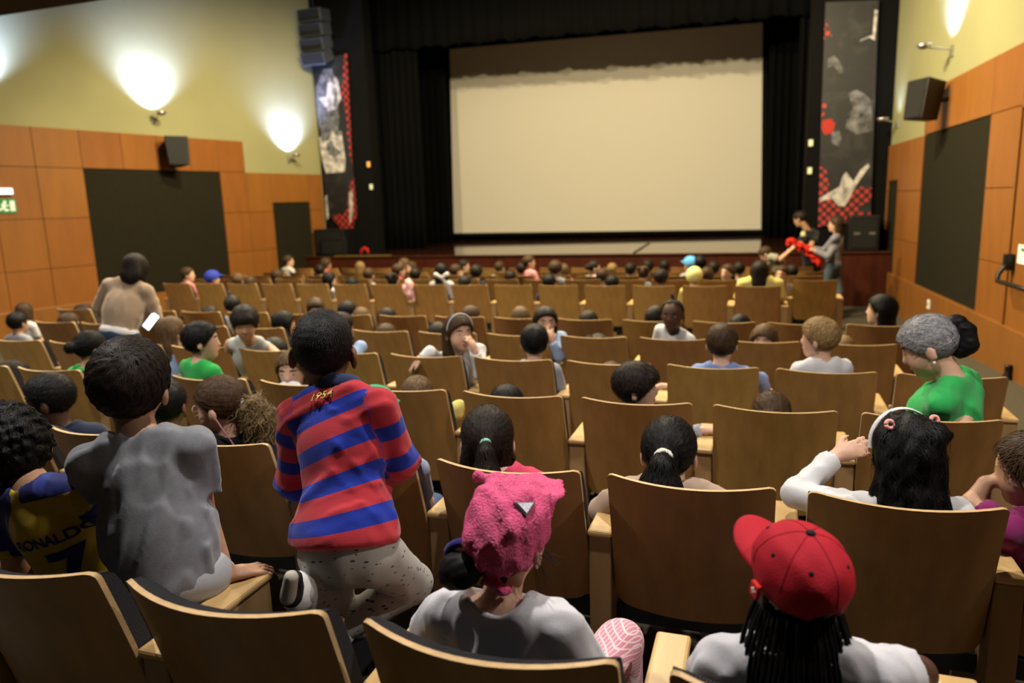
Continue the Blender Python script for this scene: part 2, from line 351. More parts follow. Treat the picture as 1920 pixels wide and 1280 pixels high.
banner([(1548, 4), (1648, 0), (1632, 414), (1534, 425), (1540, 220)], 14.62, 14.58, 'tall dark banner with printed dancers and red lattice beside the right wall',
       [(1, [(1590, 175), (1606, 168), (1622, 176), (1634, 190), (1636, 245), (1606, 252), (1586, 240), (1588, 215), (1600, 205)]),
        (0, [(1612, 78), (1630, 70), (1640, 76), (1646, 20), (1640, 18), (1636, 66), (1614, 74)]),
        (1, [(1552, 110), (1564, 104), (1575, 115), (1582, 135), (1574, 138), (1562, 122), (1552, 128)]),
        (1, [(1560, 246), (1574, 244), (1578, 262), (1572, 274), (1558, 268)]),
        (0, [(1536, 372), (1560, 358), (1574, 350), (1580, 330), (1586, 322), (1600, 340), (1614, 318), (1628, 306), (1630, 312), (1606, 346), (1594, 370), (1584, 386), (1572, 386), (1560, 372), (1538, 378)]),
        (2, [(1542, 226), (1558, 222), (1566, 232), (1560, 250), (1546, 252), (1540, 240)])], True)
# ---- line array of loudspeakers hung in front of the left wall
NAVY = mat('line_array_paint', (.05, .06, .09), .35, .5)
e0 = at(592, 75, 14.25); la = empty('line_array', (e0.x, e0.y, 4.75)); tag(la, 'blue-grey line array of hung loudspeakers above the left banner', 'loudspeaker')
for i in range(4):
    M = Matrix.Translation((e0.x + .0, 14.25, 5.62 - i * .27)) @ Matrix.Rotation(math.radians(6 + i * 6), 4, 'X')
    q = MB(); q.box((-.28, -.2, -.125), (.28, .2, .125), 0, M); b = q.build('cabinet', NAVY, la, bevel=.012)
    q = MB(); q.box((-.25, -.215, -.10), (.25, -.2, .10), 0, M); q.build('grille', GRILLE, b, origin=la.location)
q = MB(); q.tube([(e0.x, 14.25, 5.7), (e0.x, 14.25, 7.95)], .015); q.build('hanger', BLACKPL, la, origin=la.location)
# ---- wall lamps: bracket, arm, bowl and the lit disc
BULB = mat('lamp_glow', (1, 1, 1), .5, .2, emit=((.85, .92, 1), 30))
def wall_lamp(W, y, z, label, power=9, out=.16):
    base = W(y, z - .1, 0); e = empty('wall_lamp', base); tag(e, label, 'lamp', 'wall lamps')
    q = MB(); slab(q, W, y - .035, y + .035, z - .16, z - .02, .002, .03); q.build('bracket', CHROME, e, bevel=.004)
    p0, p1 = W(y, z - .07, .02), W(y, z - .02, out)
    q = MB(); q.tube([p0, p0.lerp(p1, .5) + Vector((0, 0, .0)), p1], .012); q.build('arm', CHROME, e)
    M = Matrix.Translation(W(y, z, out))
    q = MB(); q.lathe([(.0, -.045), (.05, -.04), (.085, -.015), (.095, .018), (.088, .018), (.075, -.005), (.0, -.02)], 20, 0, M); q.build('bowl', CHROME, e, smooth=True)
    q = MB(); q.lathe([(.0, .004), (.07, .004), (.07, .0), (.0, .0)], 16, 0, M); q.build('bulb', BULB, e)
    lamp('wall_lamp_beam', 'SPOT', W(y, z + .03, out), W(y, z + 1.1, -.12), power, COOL, .05, 120, 1.0)
wall_lamp(wl, 10.66, 3.36, 'cool white uplighter above the left wall loudspeaker', 900, .24)
wall_lamp(wl, 13.71, 2.78, 'cool white uplighter on the left wall nearest the stage', 650, .24)
wall_lamp(wl, 7.93, 3.38, 'cool white uplighter at the left edge of the photo', 900, .24)
wall_lamp(wr, 11.25, 3.46, 'bright uplighter on a long arm high on the right wall', 330, .34)
wall_lamp(wr, 14.15, 2.82, 'small uplighter on the right wall nearest the stage', 25, .25)
# ---- wall loudspeakers
def wall_speaker(W, y, z, yaw, label):
    p = W(y, z, .30); e = empty('wall_speaker', (p.x, p.y, z - .3)); tag(e, label, 'loudspeaker')
    M = Matrix.Translation(p) @ Matrix.Rotation(yaw, 4, 'Z') @ Matrix.Rotation(math.radians(-9), 4, 'X') @ Matrix.Scale(.86, 4)
    q = MB(); T = [(-.17, -.30), (.17, -.30), (.21, .30), (-.21, .30)]; F = [(-.21, .31), (.21, .31), (.27, -.29)]
    a = [(-.20, -.17, -.29), (.20, -.17, -.29), (.12, .17, -.27), (-.12, .17, -.27)]; t = [(-.23, -.20, .29), (.23, -.20, .29), (.15, .17, .29), (-.15, .17, .29)]
    q.add([M @ Vector(v) for v in a + t], [(3, 2, 1, 0), (4, 5, 6, 7), (0, 1, 5, 4), (1, 2, 6, 5), (2, 3, 7, 6), (3, 0, 4, 7)]); q.build('cabinet', BLACKPL, e, bevel=.01)
    q = MB(); g = [(-.18, -.186, -.27), (.18, -.186, -.27), (.21, -.212, .27), (-.21, -.212, .27)]; g2 = [(a_, b_ + .02, c_) for a_, b_, c_ in g]
    q.add([M @ Vector(v) for v in g + g2], [(0, 1, 2, 3), (7, 6, 5, 4), (0, 4, 5, 1), (1, 5, 6, 2), (2, 6, 7, 3), (3, 7, 4, 0)]); q.build('grille', GRILLE, e)
    q = MB(); q.tube([W(y, z, .045), W(y, z, .2)], .03); q.build('mount', BLACKPL, e)
wall_speaker(wl, 10.82, 2.70, math.radians(58), 'black wedge loudspeaker on the left wall above the dark panel')
wall_speaker(wr, 11.15, 2.76, math.radians(-62), 'black wedge loudspeaker on the right wall above the dark panel')
# ---- loudspeakers and bits on the stage
def pa(x0, x1, y, d, z1, label, handles=True):
    e = empty('stage_speaker', ((x0 + x1) / 2, y, SZ)); tag(e, label, 'loudspeaker')
    box('cabinet', (x0, y, SZ + .002), (x1, y + d, z1), BLACKPL, e, bevel=.02)
    box('grille', (x0 + .05, y - .012, SZ + .06), (x1 - .05, y + .01, z1 - .06), GRILLE, e)
    if handles:
        for s in (.25, .75):
            xx = x0 + (x1 - x0) * s; box('handle', (xx - .05, y - .02, (SZ + z1) / 2 - .02), (xx + .05, y - .008, (SZ + z1) / 2 + .02), CHROME, e)
a, b = at(592, 480, 14.1), at(644, 430, 14.1)
pa(a.x, b.x, 14.08, .5, at(600, 430, 14.1).z, 'big black loudspeaker at the left end of the stage', False)
a, b = at(602, 478, 13.96), at(646, 446, 13.96)
pa(a.x, b.x, 13.96, .09, at(620, 446, 13.96).z, 'small dark box in front of the left stage loudspeaker', False)
a, b = at(1590, 478, 14.0), at(1652, 404, 14.0)
pa(a.x, b.x, 14.0, .55, at(1620, 404, 14.0).z, 'big black loudspeaker at the right end of the stage')
RED = mat('red_cloth', (.55, .02, .012), .7, .2, bump=(25, .4))
p = at(683, 472, 14.3); p.z = SZ + .015; q = MB(); q.tube([p + Vector((-.09, 0, -.0)), p + Vector((-.07, .02, .09)), p + Vector((.0, .02, .13)), p + Vector((.07, .02, .10)), p + Vector((.10, 0, .02))], [.02, .03, .035, .03, .02], 8)
tag(q.build('red_cloth_bundle', RED, smooth=True, origin=(p.x, p.y, SZ)), 'small red cloth heap on the stage edge beside the left loudspeaker', 'cloth')
TAPE = mat('yellow_tape', (.32, .25, .06), .6, .2)
a, b = at(628, 480, 13.95), at(732, 476, 13.95)
tag(box('tape_strip', (a.x, SY - .035, SZ + .001), (b.x, SY + .05, SZ + .006), TAPE), 'dull yellow tape strip along the left stage edge', 'tape')
CABLEM = mat('cable_rubber', (.02, .015, .012), .6, .3)
q = MB(); q.tube([at(1218, 447, 17.2), (at(1205, 456, 15.6)), at(1188, 474, 14.0)], .012)
for i, v in enumerate(q.v): q.v[i] = (v[0], v[1], SZ + .012 + (.008 if i % 8 < 4 else -.008))
tag(q.build('stage_cable', CABLEM), 'thin dark cable lying across the glossy stage floor', 'cable')
OR1 = mat('socket_orange', (.75, .35, .08), .5, .3, emit=((1, .45, .1), .5)); GR1 = mat('socket_white', (.75, .85, .55), .5, .3)
for i, (px, py, mt, lb_) in enumerate([(692, 308, OR1, 'small orange light switch on the black left proscenium'), (697, 350, GR1, 'small pale socket plate on the black left proscenium below the orange switch'), (1520, 268, GR1, 'pale switch plate on the black right proscenium, the upper one'), (1518, 320, GR1, 'pale socket plate on the black right proscenium, the lower one')]):
    p = at(px, py, 14.65); e = empty('switch_plate', p); tag(e, lb_, 'switch')
    box('plate', (p.x - .05, 14.63, p.z - .07), (p.x + .05, 14.66, p.z + .07), BLACKPL, e); box('button', (p.x - .035, 14.62, p.z - .055), (p.x + .035, 14.632, p.z + .055), mt, e)
# ---- exit sign, emergency light on the left wall
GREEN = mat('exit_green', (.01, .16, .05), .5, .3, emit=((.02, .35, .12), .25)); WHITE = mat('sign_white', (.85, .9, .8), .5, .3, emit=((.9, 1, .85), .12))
GLOW = mat('emergency_glow', (.9, .95, 1), .4, .3, emit=((.9, .95, 1), 2.2))
e = empty('exit_sign', wl(8.05, 1.76)); tag(e, 'green exit sign with running man on the left wall', 'sign')
q = MB(); slab(q, wl, 7.78, 8.22, 1.72, 1.93, .046, .06); q.build('plate', GREEN, e)
for (y0, y1, z0, z1) in ((8.05, 8.09, 1.86, 1.90), (8.02, 8.07, 1.78, 1.86), (8.07, 8.12, 1.82, 1.84), (7.97, 8.02, 1.76, 1.79), (8.05, 8.11, 1.75, 1.78), (7.84, 7.92, 1.81, 1.835), (7.83, 7.86, 1.79, 1.855)): q = MB(); slab(q, wl, y0, y1, z0, z1, .06, .063); q.build('pictogram', WHITE, e)
q = MB(); slab(q, wl, 8.135, 8.20, 1.75, 1.90, .06, .0625); q.build('pictogram_door', WHITE, e)
e = empty('emergency_light', wl(8.0, 2.0)); tag(e, 'white emergency light over the exit sign', 'lamp')
q = MB(); slab(q, wl, 7.72, 8.19, 1.985, 2.085, .046, .10); q.build('housing', mat('white_plastic', (.8, .8, .82), .4, .3), e, bevel=.006)
q = MB(); slab(q, wl, 7.74, 8.17, 2.0, 2.07, .10, .115); q.build('diffuser', GLOW, e)
# ---- exit door in the right wall with push bar, its notice, and a door stop
d1 = empty('door_1', wr(7.9, -.2)); tag(d1, kind='structure')
fz = floor_z(7.9)
q = MB(); slab(q, wr, 7.33, 8.50, fz + .02, 2.37, .012, .05); q.build('door_leaf', ORANGE, d1, bevel=.004)
q = MB(); slab(q, wr, 8.50, 8.55, fz + .02, Z1, .012, .065); slab(q, wr, 7.29, 7.33, fz + .02, Z1, .012, .065); slab(q, wr, 7.29, 8.55, 2.37, Z1 + .03, .012, .065); q.build('door_frame', ORANGE_D, d1)
q = MB(); slab(q, wr, 8.36, 8.46, .82, .98, .05, .13); q.build('latch_box', BLACKPL, d1, bevel=.01)
q = MB(); q.tube([wr(8.41, .90, .09), wr(8.44, .78, .16), wr(8.36, .72, .19), wr(7.9, .72, .19), wr(7.4, .72, .19)], .022); q.build('push_bar', BLACKPL, d1, smooth=True)
q = MB(); slab(q, wr, 7.40, 7.50, .82, .98, .05, .13); q.build('latch_box', BLACKPL, d1, bevel=.01)
e = empty('door_notice', wr(8.2, 1.0)); tag(e, 'small green and white notice on the right exit door', 'sign')
q = MB(); slab(q, wr, 8.02, 8.30, .90, 1.08, .05, .056); q.build('sheet', WHITE, e)
q = MB(); slab(q, wr, 8.10, 8.22, 1.02, 1.05, .056, .059); slab(q, wr, 8.08, 8.12, 1.00, 1.03, .056, .059); q.build('arrow', GREEN, e)
q = MB(); p = wr(8.12, floor_z(8.12), .10); q.lathe([(.05, .0), (.05, .03), (.035, .06), (.035, .12), (.04, .14), (0, .145)], 14, 0, Matrix.Translation(p)); tag(q.build('door_stop', BLACKPL, smooth=True), 'black rubber door stop at the foot of the right wall', 'door stop')
e = empty('wall_socket', wr(11.2, .05)); tag(e, 'pale wall socket on the baseboard of the right wall', 'socket')
q = MB(); slab(q, wr, 11.16, 11.25, .03, .15, .076, .088); q.build('plate', WHITE, e); q = MB(); slab(q, wr, 11.19, 11.22, .07, .11, .088, .09); q.build('outlet', GRILLE, e)
# ---- fixtures of the ceiling lights
FIX = mat('fixture_white', (.7, .7, .7), .5, .3)
for i, (x, y) in enumerate(NEAR_LIGHTS + MID_LIGHTS):
    e = empty('ceiling_downlight', (x, y, 3.62)); tag(e, 'round recessed downlight in the soffit, %s from the left in the %s line' % (ORD[i % 4], 'rear' if i < 4 else 'front'), 'lamp', 'soffit downlights')
    q = MB(); q.lathe([(.11, 3.62), (.11, 3.60), (.085, 3.60), (.08, 3.615)], 18, 0, Matrix.Translation((x, y, 0))); q.build('ring', FIX, e)
for i, (x, y, z) in enumerate([(x, y, FZ[i % 2]) for i, (x, y) in enumerate(FAR_LIGHTS)]):
    e = empty('house_light', (x, y, z)); tag(e, 'black hanging house light above the front rows, %s from the left' % ORD[i], 'lamp', 'hanging house lights')
    q = MB(); q.lathe([(.0, .34), (.12, .32), (.13, .06), (.10, .06), (.10, .2), (0, .2)], 16, 0, Matrix.Translation((x, y, z))); q.build('housing', BLACKPL, e); q = MB(); q.tube([(x, y, z + .3), (x, y, 8.0)], .012); q.build('stem', BLACKPL, e)
# ================================================================ SEATS
def prof_y(dz): return .33 * dz - .1 * dz * dz
def seat_proto(down):
    e = empty('theatre_seat')
    nU, zs = 14, [0, .004, .012, .02, .06, .12, .2, .28, .36, .42, .455, .475, .488, .492]
    HT, BT = .018, .05
    def hw(dz, base=.2385):
        h = base
        if dz < HT: h = base - HT + math.sqrt(max(0, HT * HT - (HT - dz) ** 2))
        e_ = .492 - dz
        if e_ < BT: h = base - BT + math.sqrt(max(0, BT * BT - (BT - e_) ** 2))
        return h
    def S(u, dz, off): # point; off = towards the front
        return Vector((u * hw(dz), prof_y(dz) - .066 * (1 - (u * hw(dz) / .2385) ** 2) * (1 - .5 * dz) + off, .88 - dz - .004 * (1 - u * u)))
    us = [-1 + 2 * i / nU for i in range(nU + 1)]
    q = MB()
    B = [[S(u, dz, 0) for u in us] for dz in zs]; F = [[S(u, dz, .014) for u in us] for dz in zs]
    q.grid([r[::-1] for r in B][::-1] if False else [r for r in B], 0)
    q.grid([r[::-1] for r in F], 0)
    q.grid([[b, f] for b, f in zip(B[0], F[0])], 1); q.grid([[f, b] for b, f in zip(B[-1], F[-1])], 1)
    q.grid([[f[0], b[0]] for b, f in zip(B, F)], 1); q.grid([[b[-1], f[-1]] for b, f in zip(B, F)], 1)
    q.build('backrest', [VENEER, EDGE], e, smooth=True, auto=40)
    # padded front of the back
    q = MB(); n2 = 12; rows = []
    zc = [.008, .014, .026, .055, .1, .18, .26, .34, .40, .43, .445]
    th = [.0, .026, .042, .052, .058, .06, .06, .058, .05, .03, .0]
    for dz, t in zip(zc, th):
        row = []
        for i in range(n2 + 1):
            u = -1 + 2 * i / n2; ed = min(1, (1 - abs(u)) * 6) ** .5
            p = S(u * .99, max(dz, .0), .0145); p.y += t * (.72 + .28 * ed); row.append(p)
        rows.append(row)
    q.grid([r[::-1] for r in rows])
    q.grid([[S(-.99, dz, .0142), r[0]] for dz, r in zip(zc, rows)]); q.grid([[r[-1], S(.99, dz, .0142)] for dz, r in zip(zc, rows)])
    q.build('back_cushion', FABRIC, e, smooth=True)
    # seat pan
    M = (Matrix.Translation((0, .20, .40)) if down else Matrix.Translation((0, .20, .29)) @ Matrix.Rotation(math.radians(80), 4, 'X'))
    q = MB(); q.box((-.225, -.02, -.035), (.225, .36, .0), 0, M); q.build('seat_pan', SIDE, e, bevel=.012)
    q = MB(); q.box((-.22, -.02, .001), (.22, .35, .06), 0, M); q.build('seat_cushion', FABRIC, e, bevel=.025)
    q = MB(); q.box((-.24, .17, .30), (.24, .21, .36)); q.build('cross_bar', BLACKPL, e)
    return e
def arm_parts(e, x):
    q = MB(); q.box((x - .036, .085, .0), (x + .036, .46, .632)); q.build('side_panel', SIDE, e, bevel=.006)
    q = MB(); q.box((x - .039, .075, .6325), (x + .039, .47, .655)); q.build('armrest', ARMTOP, e, bevel=.008)
PROTO = {}
for dn in (False, True):
    e = seat_proto(dn); arm_parts(e, .28); PROTO[dn] = e
ARML = empty('arm_source'); arm_parts(ARML, -.28)
ROWNAME = ['row nearest the camera', 'second row from the camera', 'third row from the camera', 'fourth row from the camera', 'fifth row from the camera', 'last row before the cross aisle',
           'first row beyond the cross aisle', 'second row beyond the cross aisle', 'third row beyond the cross aisle', 'second row from the stage', 'row nearest the stage']
def px_of(p):
    v = Vector(p) - Vector((0, 0, H)); d = v.dot(CF)
    return 960 + FPX * v.dot(CR) / d, 640 - FPX * v.dot(CU) / d
OCC = set()          # (row, k) taken by a sitter, filled in before the seats are placed
def place_seats():
    first = {False: True, True: True}
    for r, (X, Y, Z, k0, k1) in enumerate(ROWS):
        ks = list(range(k0, k1 + 1))
        vis = [k for k in ks if 0 <= px_of((X + k * .56 + .2, Y, Z + .8))[0] and px_of((X + k * .56 - .2, Y, Z + .8))[0] <= 1920]
        for k in ks:
            if k not in vis and k not in (vis[0] - 1, vis[-1] + 1): continue
            dn = (r, k) in OCC; src = PROTO[dn]
            if first[dn]: o = src; first[dn] = False; kids = None
            else:
                o = src.copy(); COL.objects.link(o)
                for ch in src.children:
                    if ch.get('left'): continue
                    c_ = ch.copy(); COL.objects.link(c_); c_.parent = o
            o.location = (X + k * .56, Y, Z)
            if k == k0 or k == vis[0]:
                for ch in ARML.children: c_ = ch.copy(); COL.objects.link(c_); c_.parent = o; c_['left'] = 1
            n = vis[::-1].index(k) if k in vis else None
            lab = 'wooden theatre seat, %s from the right in the %s' % (ORD[n], ROWNAME[r]) if n is not None else 'wooden theatre seat just past the %s end of the %s' % ('left' if k < vis[0] else 'right', ROWNAME[r])
            tag(o, lab, 'seat', 'wooden theatre seats')
    for ch in list(ARML.children): bpy.data.objects.remove(ch)
    bpy.data.objects.remove(ARML)
# ================================================================ PEOPLE: bodies, clothes and hair as smooth blended solids
V3 = lambda *a: np.array(a, np.float32)
def A3(v): return np.array((v[0], v[1], v[2]), np.float32)
def unit(v): v = np.asarray(v, np.float32); return v / (np.linalg.norm(v) + 1e-9)
def cone(a, b, ra, rb, k=.012, cut=None, arm=False): return dict(t='c', a=A3(a), b=A3(b), ra=ra, rb=rb, k=k, cut=cut, arm=arm)
def ell(c, r, M=None, k=.02, cut=None): return dict(t='e', c=A3(c), r=A3(r), M=np.eye(3, dtype=np.float32) if M is None else np.asarray(M, np.float32), k=k, cut=cut)
def chain(pts, rs, k=.012): return [cone(p, q, r, s, k) for p, q, r, s in zip(pts, pts[1:], rs, rs[1:])]
def bounds(p):
    if p['t'] == 'c':
        r = max(p['ra'], p['rb']); return np.minimum(p['a'], p['b']) - r, np.maximum(p['a'], p['b']) + r
    e = np.sqrt(((p['M'] * p['r'][None, :]) ** 2).sum(1)); return p['c'] - e, p['c'] + e
def dist(p, X, Y, Z):
    if p['t'] == 'c':
        ba = p['b'] - p['a']; l2 = float(ba @ ba) + 1e-12
        x, y, z = X - p['a'][0], Y - p['a'][1], Z - p['a'][2]
        t = np.clip((x * ba[0] + y * ba[1] + z * ba[2]) / l2, 0, 1)
        d = np.sqrt((x - t * ba[0]) ** 2 + (y - t * ba[1]) ** 2 + (z - t * ba[2]) ** 2) - (p['ra'] + (p['rb'] - p['ra']) * t)
    else:
        x, y, z = X - p['c'][0], Y - p['c'][1], Z - p['c'][2]; M = p['M']; r = p['r']
        u = (x * M[0, 0] + y * M[1, 0] + z * M[2, 0]) / r[0]; v = (x * M[0, 1] + y * M[1, 1] + z * M[2, 1]) / r[1]; w_ = (x * M[0, 2] + y * M[1, 2] + z * M[2, 2]) / r[2]
        k0 = np.sqrt(u * u + v * v + w_ * w_); k1 = np.sqrt((u / r[0]) ** 2 + (v / r[1]) ** 2 + (w_ / r[2]) ** 2) + 1e-9
        d = k0 * (k0 - 1) / k1
    if p['cut']:
        for q, n in p['cut']: d = np.maximum(d, (X - q[0]) * n[0] + (Y - q[1]) * n[1] + (Z - q[2]) * n[2])
    return d
def smin(a, b, k):
    h = np.clip(.5 + .5 * (b - a) / k, 0, 1); return b + (a - b) * h - k * h * (1 - h)
def field_at(prims, P, subs=(), cuts=(), disp=None):
    X, Y, Z = P[:, 0], P[:, 1], P[:, 2]; d = np.full(len(P), 9., np.float32)
    for p in prims: d = smin(d, dist(p, X, Y, Z), p['k'])
    for p in subs: d = -smin(-d, dist(p, X, Y, Z), p['k'])
    for q, n in cuts: d = np.maximum(d, (X - q[0]) * n[0] + (Y - q[1]) * n[1] + (Z - q[2]) * n[2])
    if disp: d = d + disp(X, Y, Z)
    return d
def surface(prims, h, subs=(), cuts=(), disp=None):
    """blend the solids, cut, and take the skin of the result (surface nets)"""
    B = [bounds(p) for p in prims]
    lo = np.min([b[0] for b in B], 0) - 3 * h; hi = np.max([b[1] for b in B], 0) + 3 * h
    n = np.ceil((hi - lo) / h).astype(int) + 1
    ax = [(lo[i] + h * np.arange(n[i])).astype(np.float32) for i in range(3)]
    D = np.full(n, .2, np.float32)
    def sl(p, ex):
        b = bounds(p); i0 = np.maximum(((b[0] - ex - lo) / h).astype(int), 0); i1 = np.minimum(((b[1] + ex - lo) / h).astype(int) + 2, n)
        return tuple(slice(i0[i], i1[i]) for i in range(3))
    for p in prims:
        s = sl(p, max(p['k'], .02) + 2 * h)
        D[s] = smin(D[s], dist(p, ax[0][s[0]][:, None, None], ax[1][s[1]][None, :, None], ax[2][s[2]][None, None, :]), p['k'])
    for p in subs:
        s = sl(p, .02 + 2 * h)
        if min(D[s].shape) > 0: D[s] = -smin(-D[s], dist(p, ax[0][s[0]][:, None, None], ax[1][s[1]][None, :, None], ax[2][s[2]][None, None, :]), p['k'])
    for q, nn in cuts:
        D = np.maximum(D, (ax[0][:, None, None] - q[0]) * nn[0] + (ax[1][None, :, None] - q[1]) * nn[1] + (ax[2][None, None, :] - q[2]) * nn[2])
    if disp: D = D + disp(ax[0][:, None, None], ax[1][None, :, None], ax[2][None, None, :])
    D[[0, -1]] = .1; D[:, [0, -1]] = .1; D[:, :, [0, -1]] = .1
    S = D < 0
    c = sum(S[i:n[0] - 1 + i, j:n[1] - 1 + j, k:n[2] - 1 + k].astype(np.int8) for i in (0, 1) for j in (0, 1) for k in (0, 1))
    I = np.argwhere((c > 0) & (c < 8))
    if len(I) == 0: return np.zeros((0, 3), np.float32), np.zeros((0, 4), np.int32)
    cid = np.full(c.shape, -1, np.int32); cid[I[:, 0], I[:, 1], I[:, 2]] = np.arange(len(I))
    co = [(i, j, k) for i in (0, 1) for j in (0, 1) for k in (0, 1)]
    val = np.stack([D[I[:, 0] + i, I[:, 1] + j, I[:, 2] + k] for i, j, k in co], 1)
    acc = np.zeros((len(I), 3), np.float32); cnt = np.zeros(len(I), np.float32)
    for a in range(8):
        for b in range(a + 1, 8):
            df = np.array(co[b]) - np.array(co[a])
            if np.abs(df).sum() != 1: continue
            da, db = val[:, a], val[:, b]; x = (da < 0) != (db < 0)
            t = np.where(x, da / (da - db + 1e-12), 0)
            acc += np.where(x[:, None], np.array(co[a], np.float32) + t[:, None] * df, 0); cnt += x
    V = lo + h * (I + acc / cnt[:, None])
    F = []
    for axi in range(3):
        o = [1, 1, 1]; o[axi] = 0
        s0 = tuple(slice(1, -1) if i != axi else slice(0, -1) for i in range(3)); s1 = tuple(slice(1, -1) if i != axi else slice(1, None) for i in range(3))
        a, b = S[s0], S[s1]; E = np.argwhere(a != b)
        if len(E) == 0: continue
        flip = a[E[:, 0], E[:, 1], E[:, 2]]
        off = np.array([1 if i != axi else 0 for i in range(3)]); E = E + off
        u, v = [(1, 2), (2, 0), (0, 1)][axi]
        eu = np.zeros(3, int); eu[u] = 1; ev = np.zeros(3, int); ev[v] = 1
        q = [E - eu - ev, E - ev, E, E - eu]
        ids = np.stack([cid[x[:, 0], x[:, 1], x[:, 2]] for x in q], 1)
        ids[~flip] = ids[~flip][:, ::-1]
        F.append(ids)
    F = np.concatenate(F); F = F[(F >= 0).all(1)]
    return V.astype(np.float32), F
def mesh_obj(name, V, F, mats, parent=None, origin=(0, 0, 0), smooth=True, attr=None, midx=None):
    me = bpy.data.meshes.new(name); V = np.asarray(V, np.float32) - A3(origin); k = F.shape[1]
    me.vertices.add(len(V)); me.vertices.foreach_set('co', V.ravel())
    me.loops.add(F.size); me.loops.foreach_set('vertex_index', F.astype(np.int32).ravel())
    me.polygons.add(len(F)); me.polygons.foreach_set('loop_start', np.arange(0, F.size, k, dtype=np.int32)); me.polygons.foreach_set('loop_total', np.full(len(F), k, np.int32))
    if smooth: me.polygons.foreach_set('use_smooth', np.ones(len(F), bool))
    for x in (mats if isinstance(mats, (list, tuple)) else [mats]): me.materials.append(x)
    if midx is not None: me.polygons.foreach_set('material_index', midx.astype(np.int32))
    if attr:
        for an, av in attr.items():
            a = me.attributes.new(an, 'FLOAT', 'POINT'); a.data.foreach_set('value', np.asarray(av, np.float32))
    me.update(calc_edges=True); me.validate()
    o = bpy.data.objects.new(name, me); COL.objects.link(o)
    if parent: o.parent = parent
    else: o.location = origin
    return o
def rotm(yaw, pitch=0, roll=0):
    return np.array(Matrix.Rotation(math.radians(yaw), 3, 'Z') @ Matrix.Rotation(math.radians(pitch), 3, 'X') @ Matrix.Rotation(math.radians(roll), 3, 'Y'), np.float32)
class Head:
    def __init__(s, c, yaw=0, pitch=0, roll=0, hs=1.0): s.c = A3(c); s.M = rotm(yaw, pitch, roll); s.hs = hs
    def p(s, x, y, z): return s.c + s.M @ (V3(x, y, z) * s.hs)
    def ell(s, c, r, k=.02, rot=None):
        M = s.M if rot is None else s.M @ np.array(rot, np.float32)
        return ell(s.p(*c), np.array(r) * s.hs, M, k * s.hs)
    def cone(s, a, b, ra, rb, k=.012): return cone(s.p(*a), s.p(*b), ra * s.hs, rb * s.hs, k * s.hs)
    def chain(s, pts, rs, k=.012): return [s.cone(p, q, r, t, k) for p, q, r, t in zip(pts, pts[1:], rs, rs[1:])]
    def plane(s, p0, n): return (s.p(*p0), s.M @ unit(n))
    def solids(s, fine):
        o = [s.ell((0, -.008, .03), (.070, .088, .078)), s.ell((0, .018, -.028), (.056, .064, .072), .03), s.ell((0, .050, -.080), (.024, .022, .019), .03)]
        if fine: o += [s.ell((q * .030, .046, -.034), (.024, .022, .026), .025) for q in (-1, 1)]
        o += [s.cone((0, .074, .006), (0, .088, -.022), .008, .012, .012)]
        for q in (-1, 1): o += [s.ell((q * .0755, -.010, -.012), (.009, .019, .030), .008, Matrix.Rotation(q * .25, 3, 'Z'))]
        return o
    def skull(s, t, k=.02): return s.ell((0, -.008, .03), (.070 + t, .088 + t, .078 + t), k)
def hair_solids(hd, style):
    """returns (solids, cuts, flow) of a hair style; flow(P) gives the combing direction"""
    back = hd.M @ V3(0, -1, -.6); t = .012; fr = (0, .070, .060); nape = (0, -.034, -.062); ex = []; cuts = True
    if style == 'buzz': t = .0035; nape = (0, -.04, -.055)
    elif style == 'short': t = .013; nape = (0, -.04, -.062)
    elif style == 'mop': t = .019; fr = (0, .082, .040); nape = (0, -.03, -.070); ex = [hd.ell((0, .062, .058), (.058, .028, .03), .02)]
    elif style == 'afro': t = .022; nape = (0, -.03, -.06)
    elif style == 'curly': t = .022; nape = (0, -.03, -.07)
    elif style in ('pony', 'highpony', 'bun', 'topbun', 'twobuns', 'lowpony'): t = .009; nape = (0, -.03, -.066)
    elif style == 'long': t = .013; ex = [hd.ell((0, -.055, -.10), (.080, .045, .16), .03)] + [hd.cone((q * .068, -.032, .02), (q * .072, -.03, -.16), .020, .018, .03) for q in (-1, 1)]
    elif style == 'bob': t = .014; fr = (0, .078, .048); ex = [hd.ell((0, -.045, -.05), (.082, .05, .085), .03)] + [hd.cone((q * .066, .005, .02), (q * .066, .012, -.075), .022, .018, .03) for q in (-1, 1)]
    cap = [hd.skull(t)]
    n = np.cross((1, 0, 0), np.array(fr) - np.array(nape)); n = n if n[2] > 0 else -n
    cap[0]['cut'] = [hd.plane(fr, -n)]
    tail = []
    if style == 'pony': tail = hd.chain([(0, -.098, .035), (0, -.135, .02), (0, -.145, -.05), (0, -.135, -.14), (0, -.125, -.21)], [.018, .030, .036, .034, .012], .02)
    if style == 'lowpony': tail = hd.chain([(0, -.092, -.02), (0, -.115, -.05), (0, -.118, -.12), (0, -.112, -.20)], [.02, .030, .030, .012], .02)
    if style == 'highpony': tail = hd.chain([(0, -.085, .085), (0, -.125, .09), (0, -.15, .03), (0, -.15, -.06), (0, -.14, -.13)], [.016, .028, .034, .030, .010], .02)
    if style == 'bun': tail = [hd.ell((0, -.105, .02), (.042, .036, .040), .012)]
    if style == 'topbun': tail = [hd.ell((0, -.045, .125), (.036, .036, .034), .012)]
    if style == 'twobuns': tail = [hd.ell((q * .05, -.075, .085), (.03, .03, .03), .01) for q in (-1, 1)]
    return cap + ex + tail, t
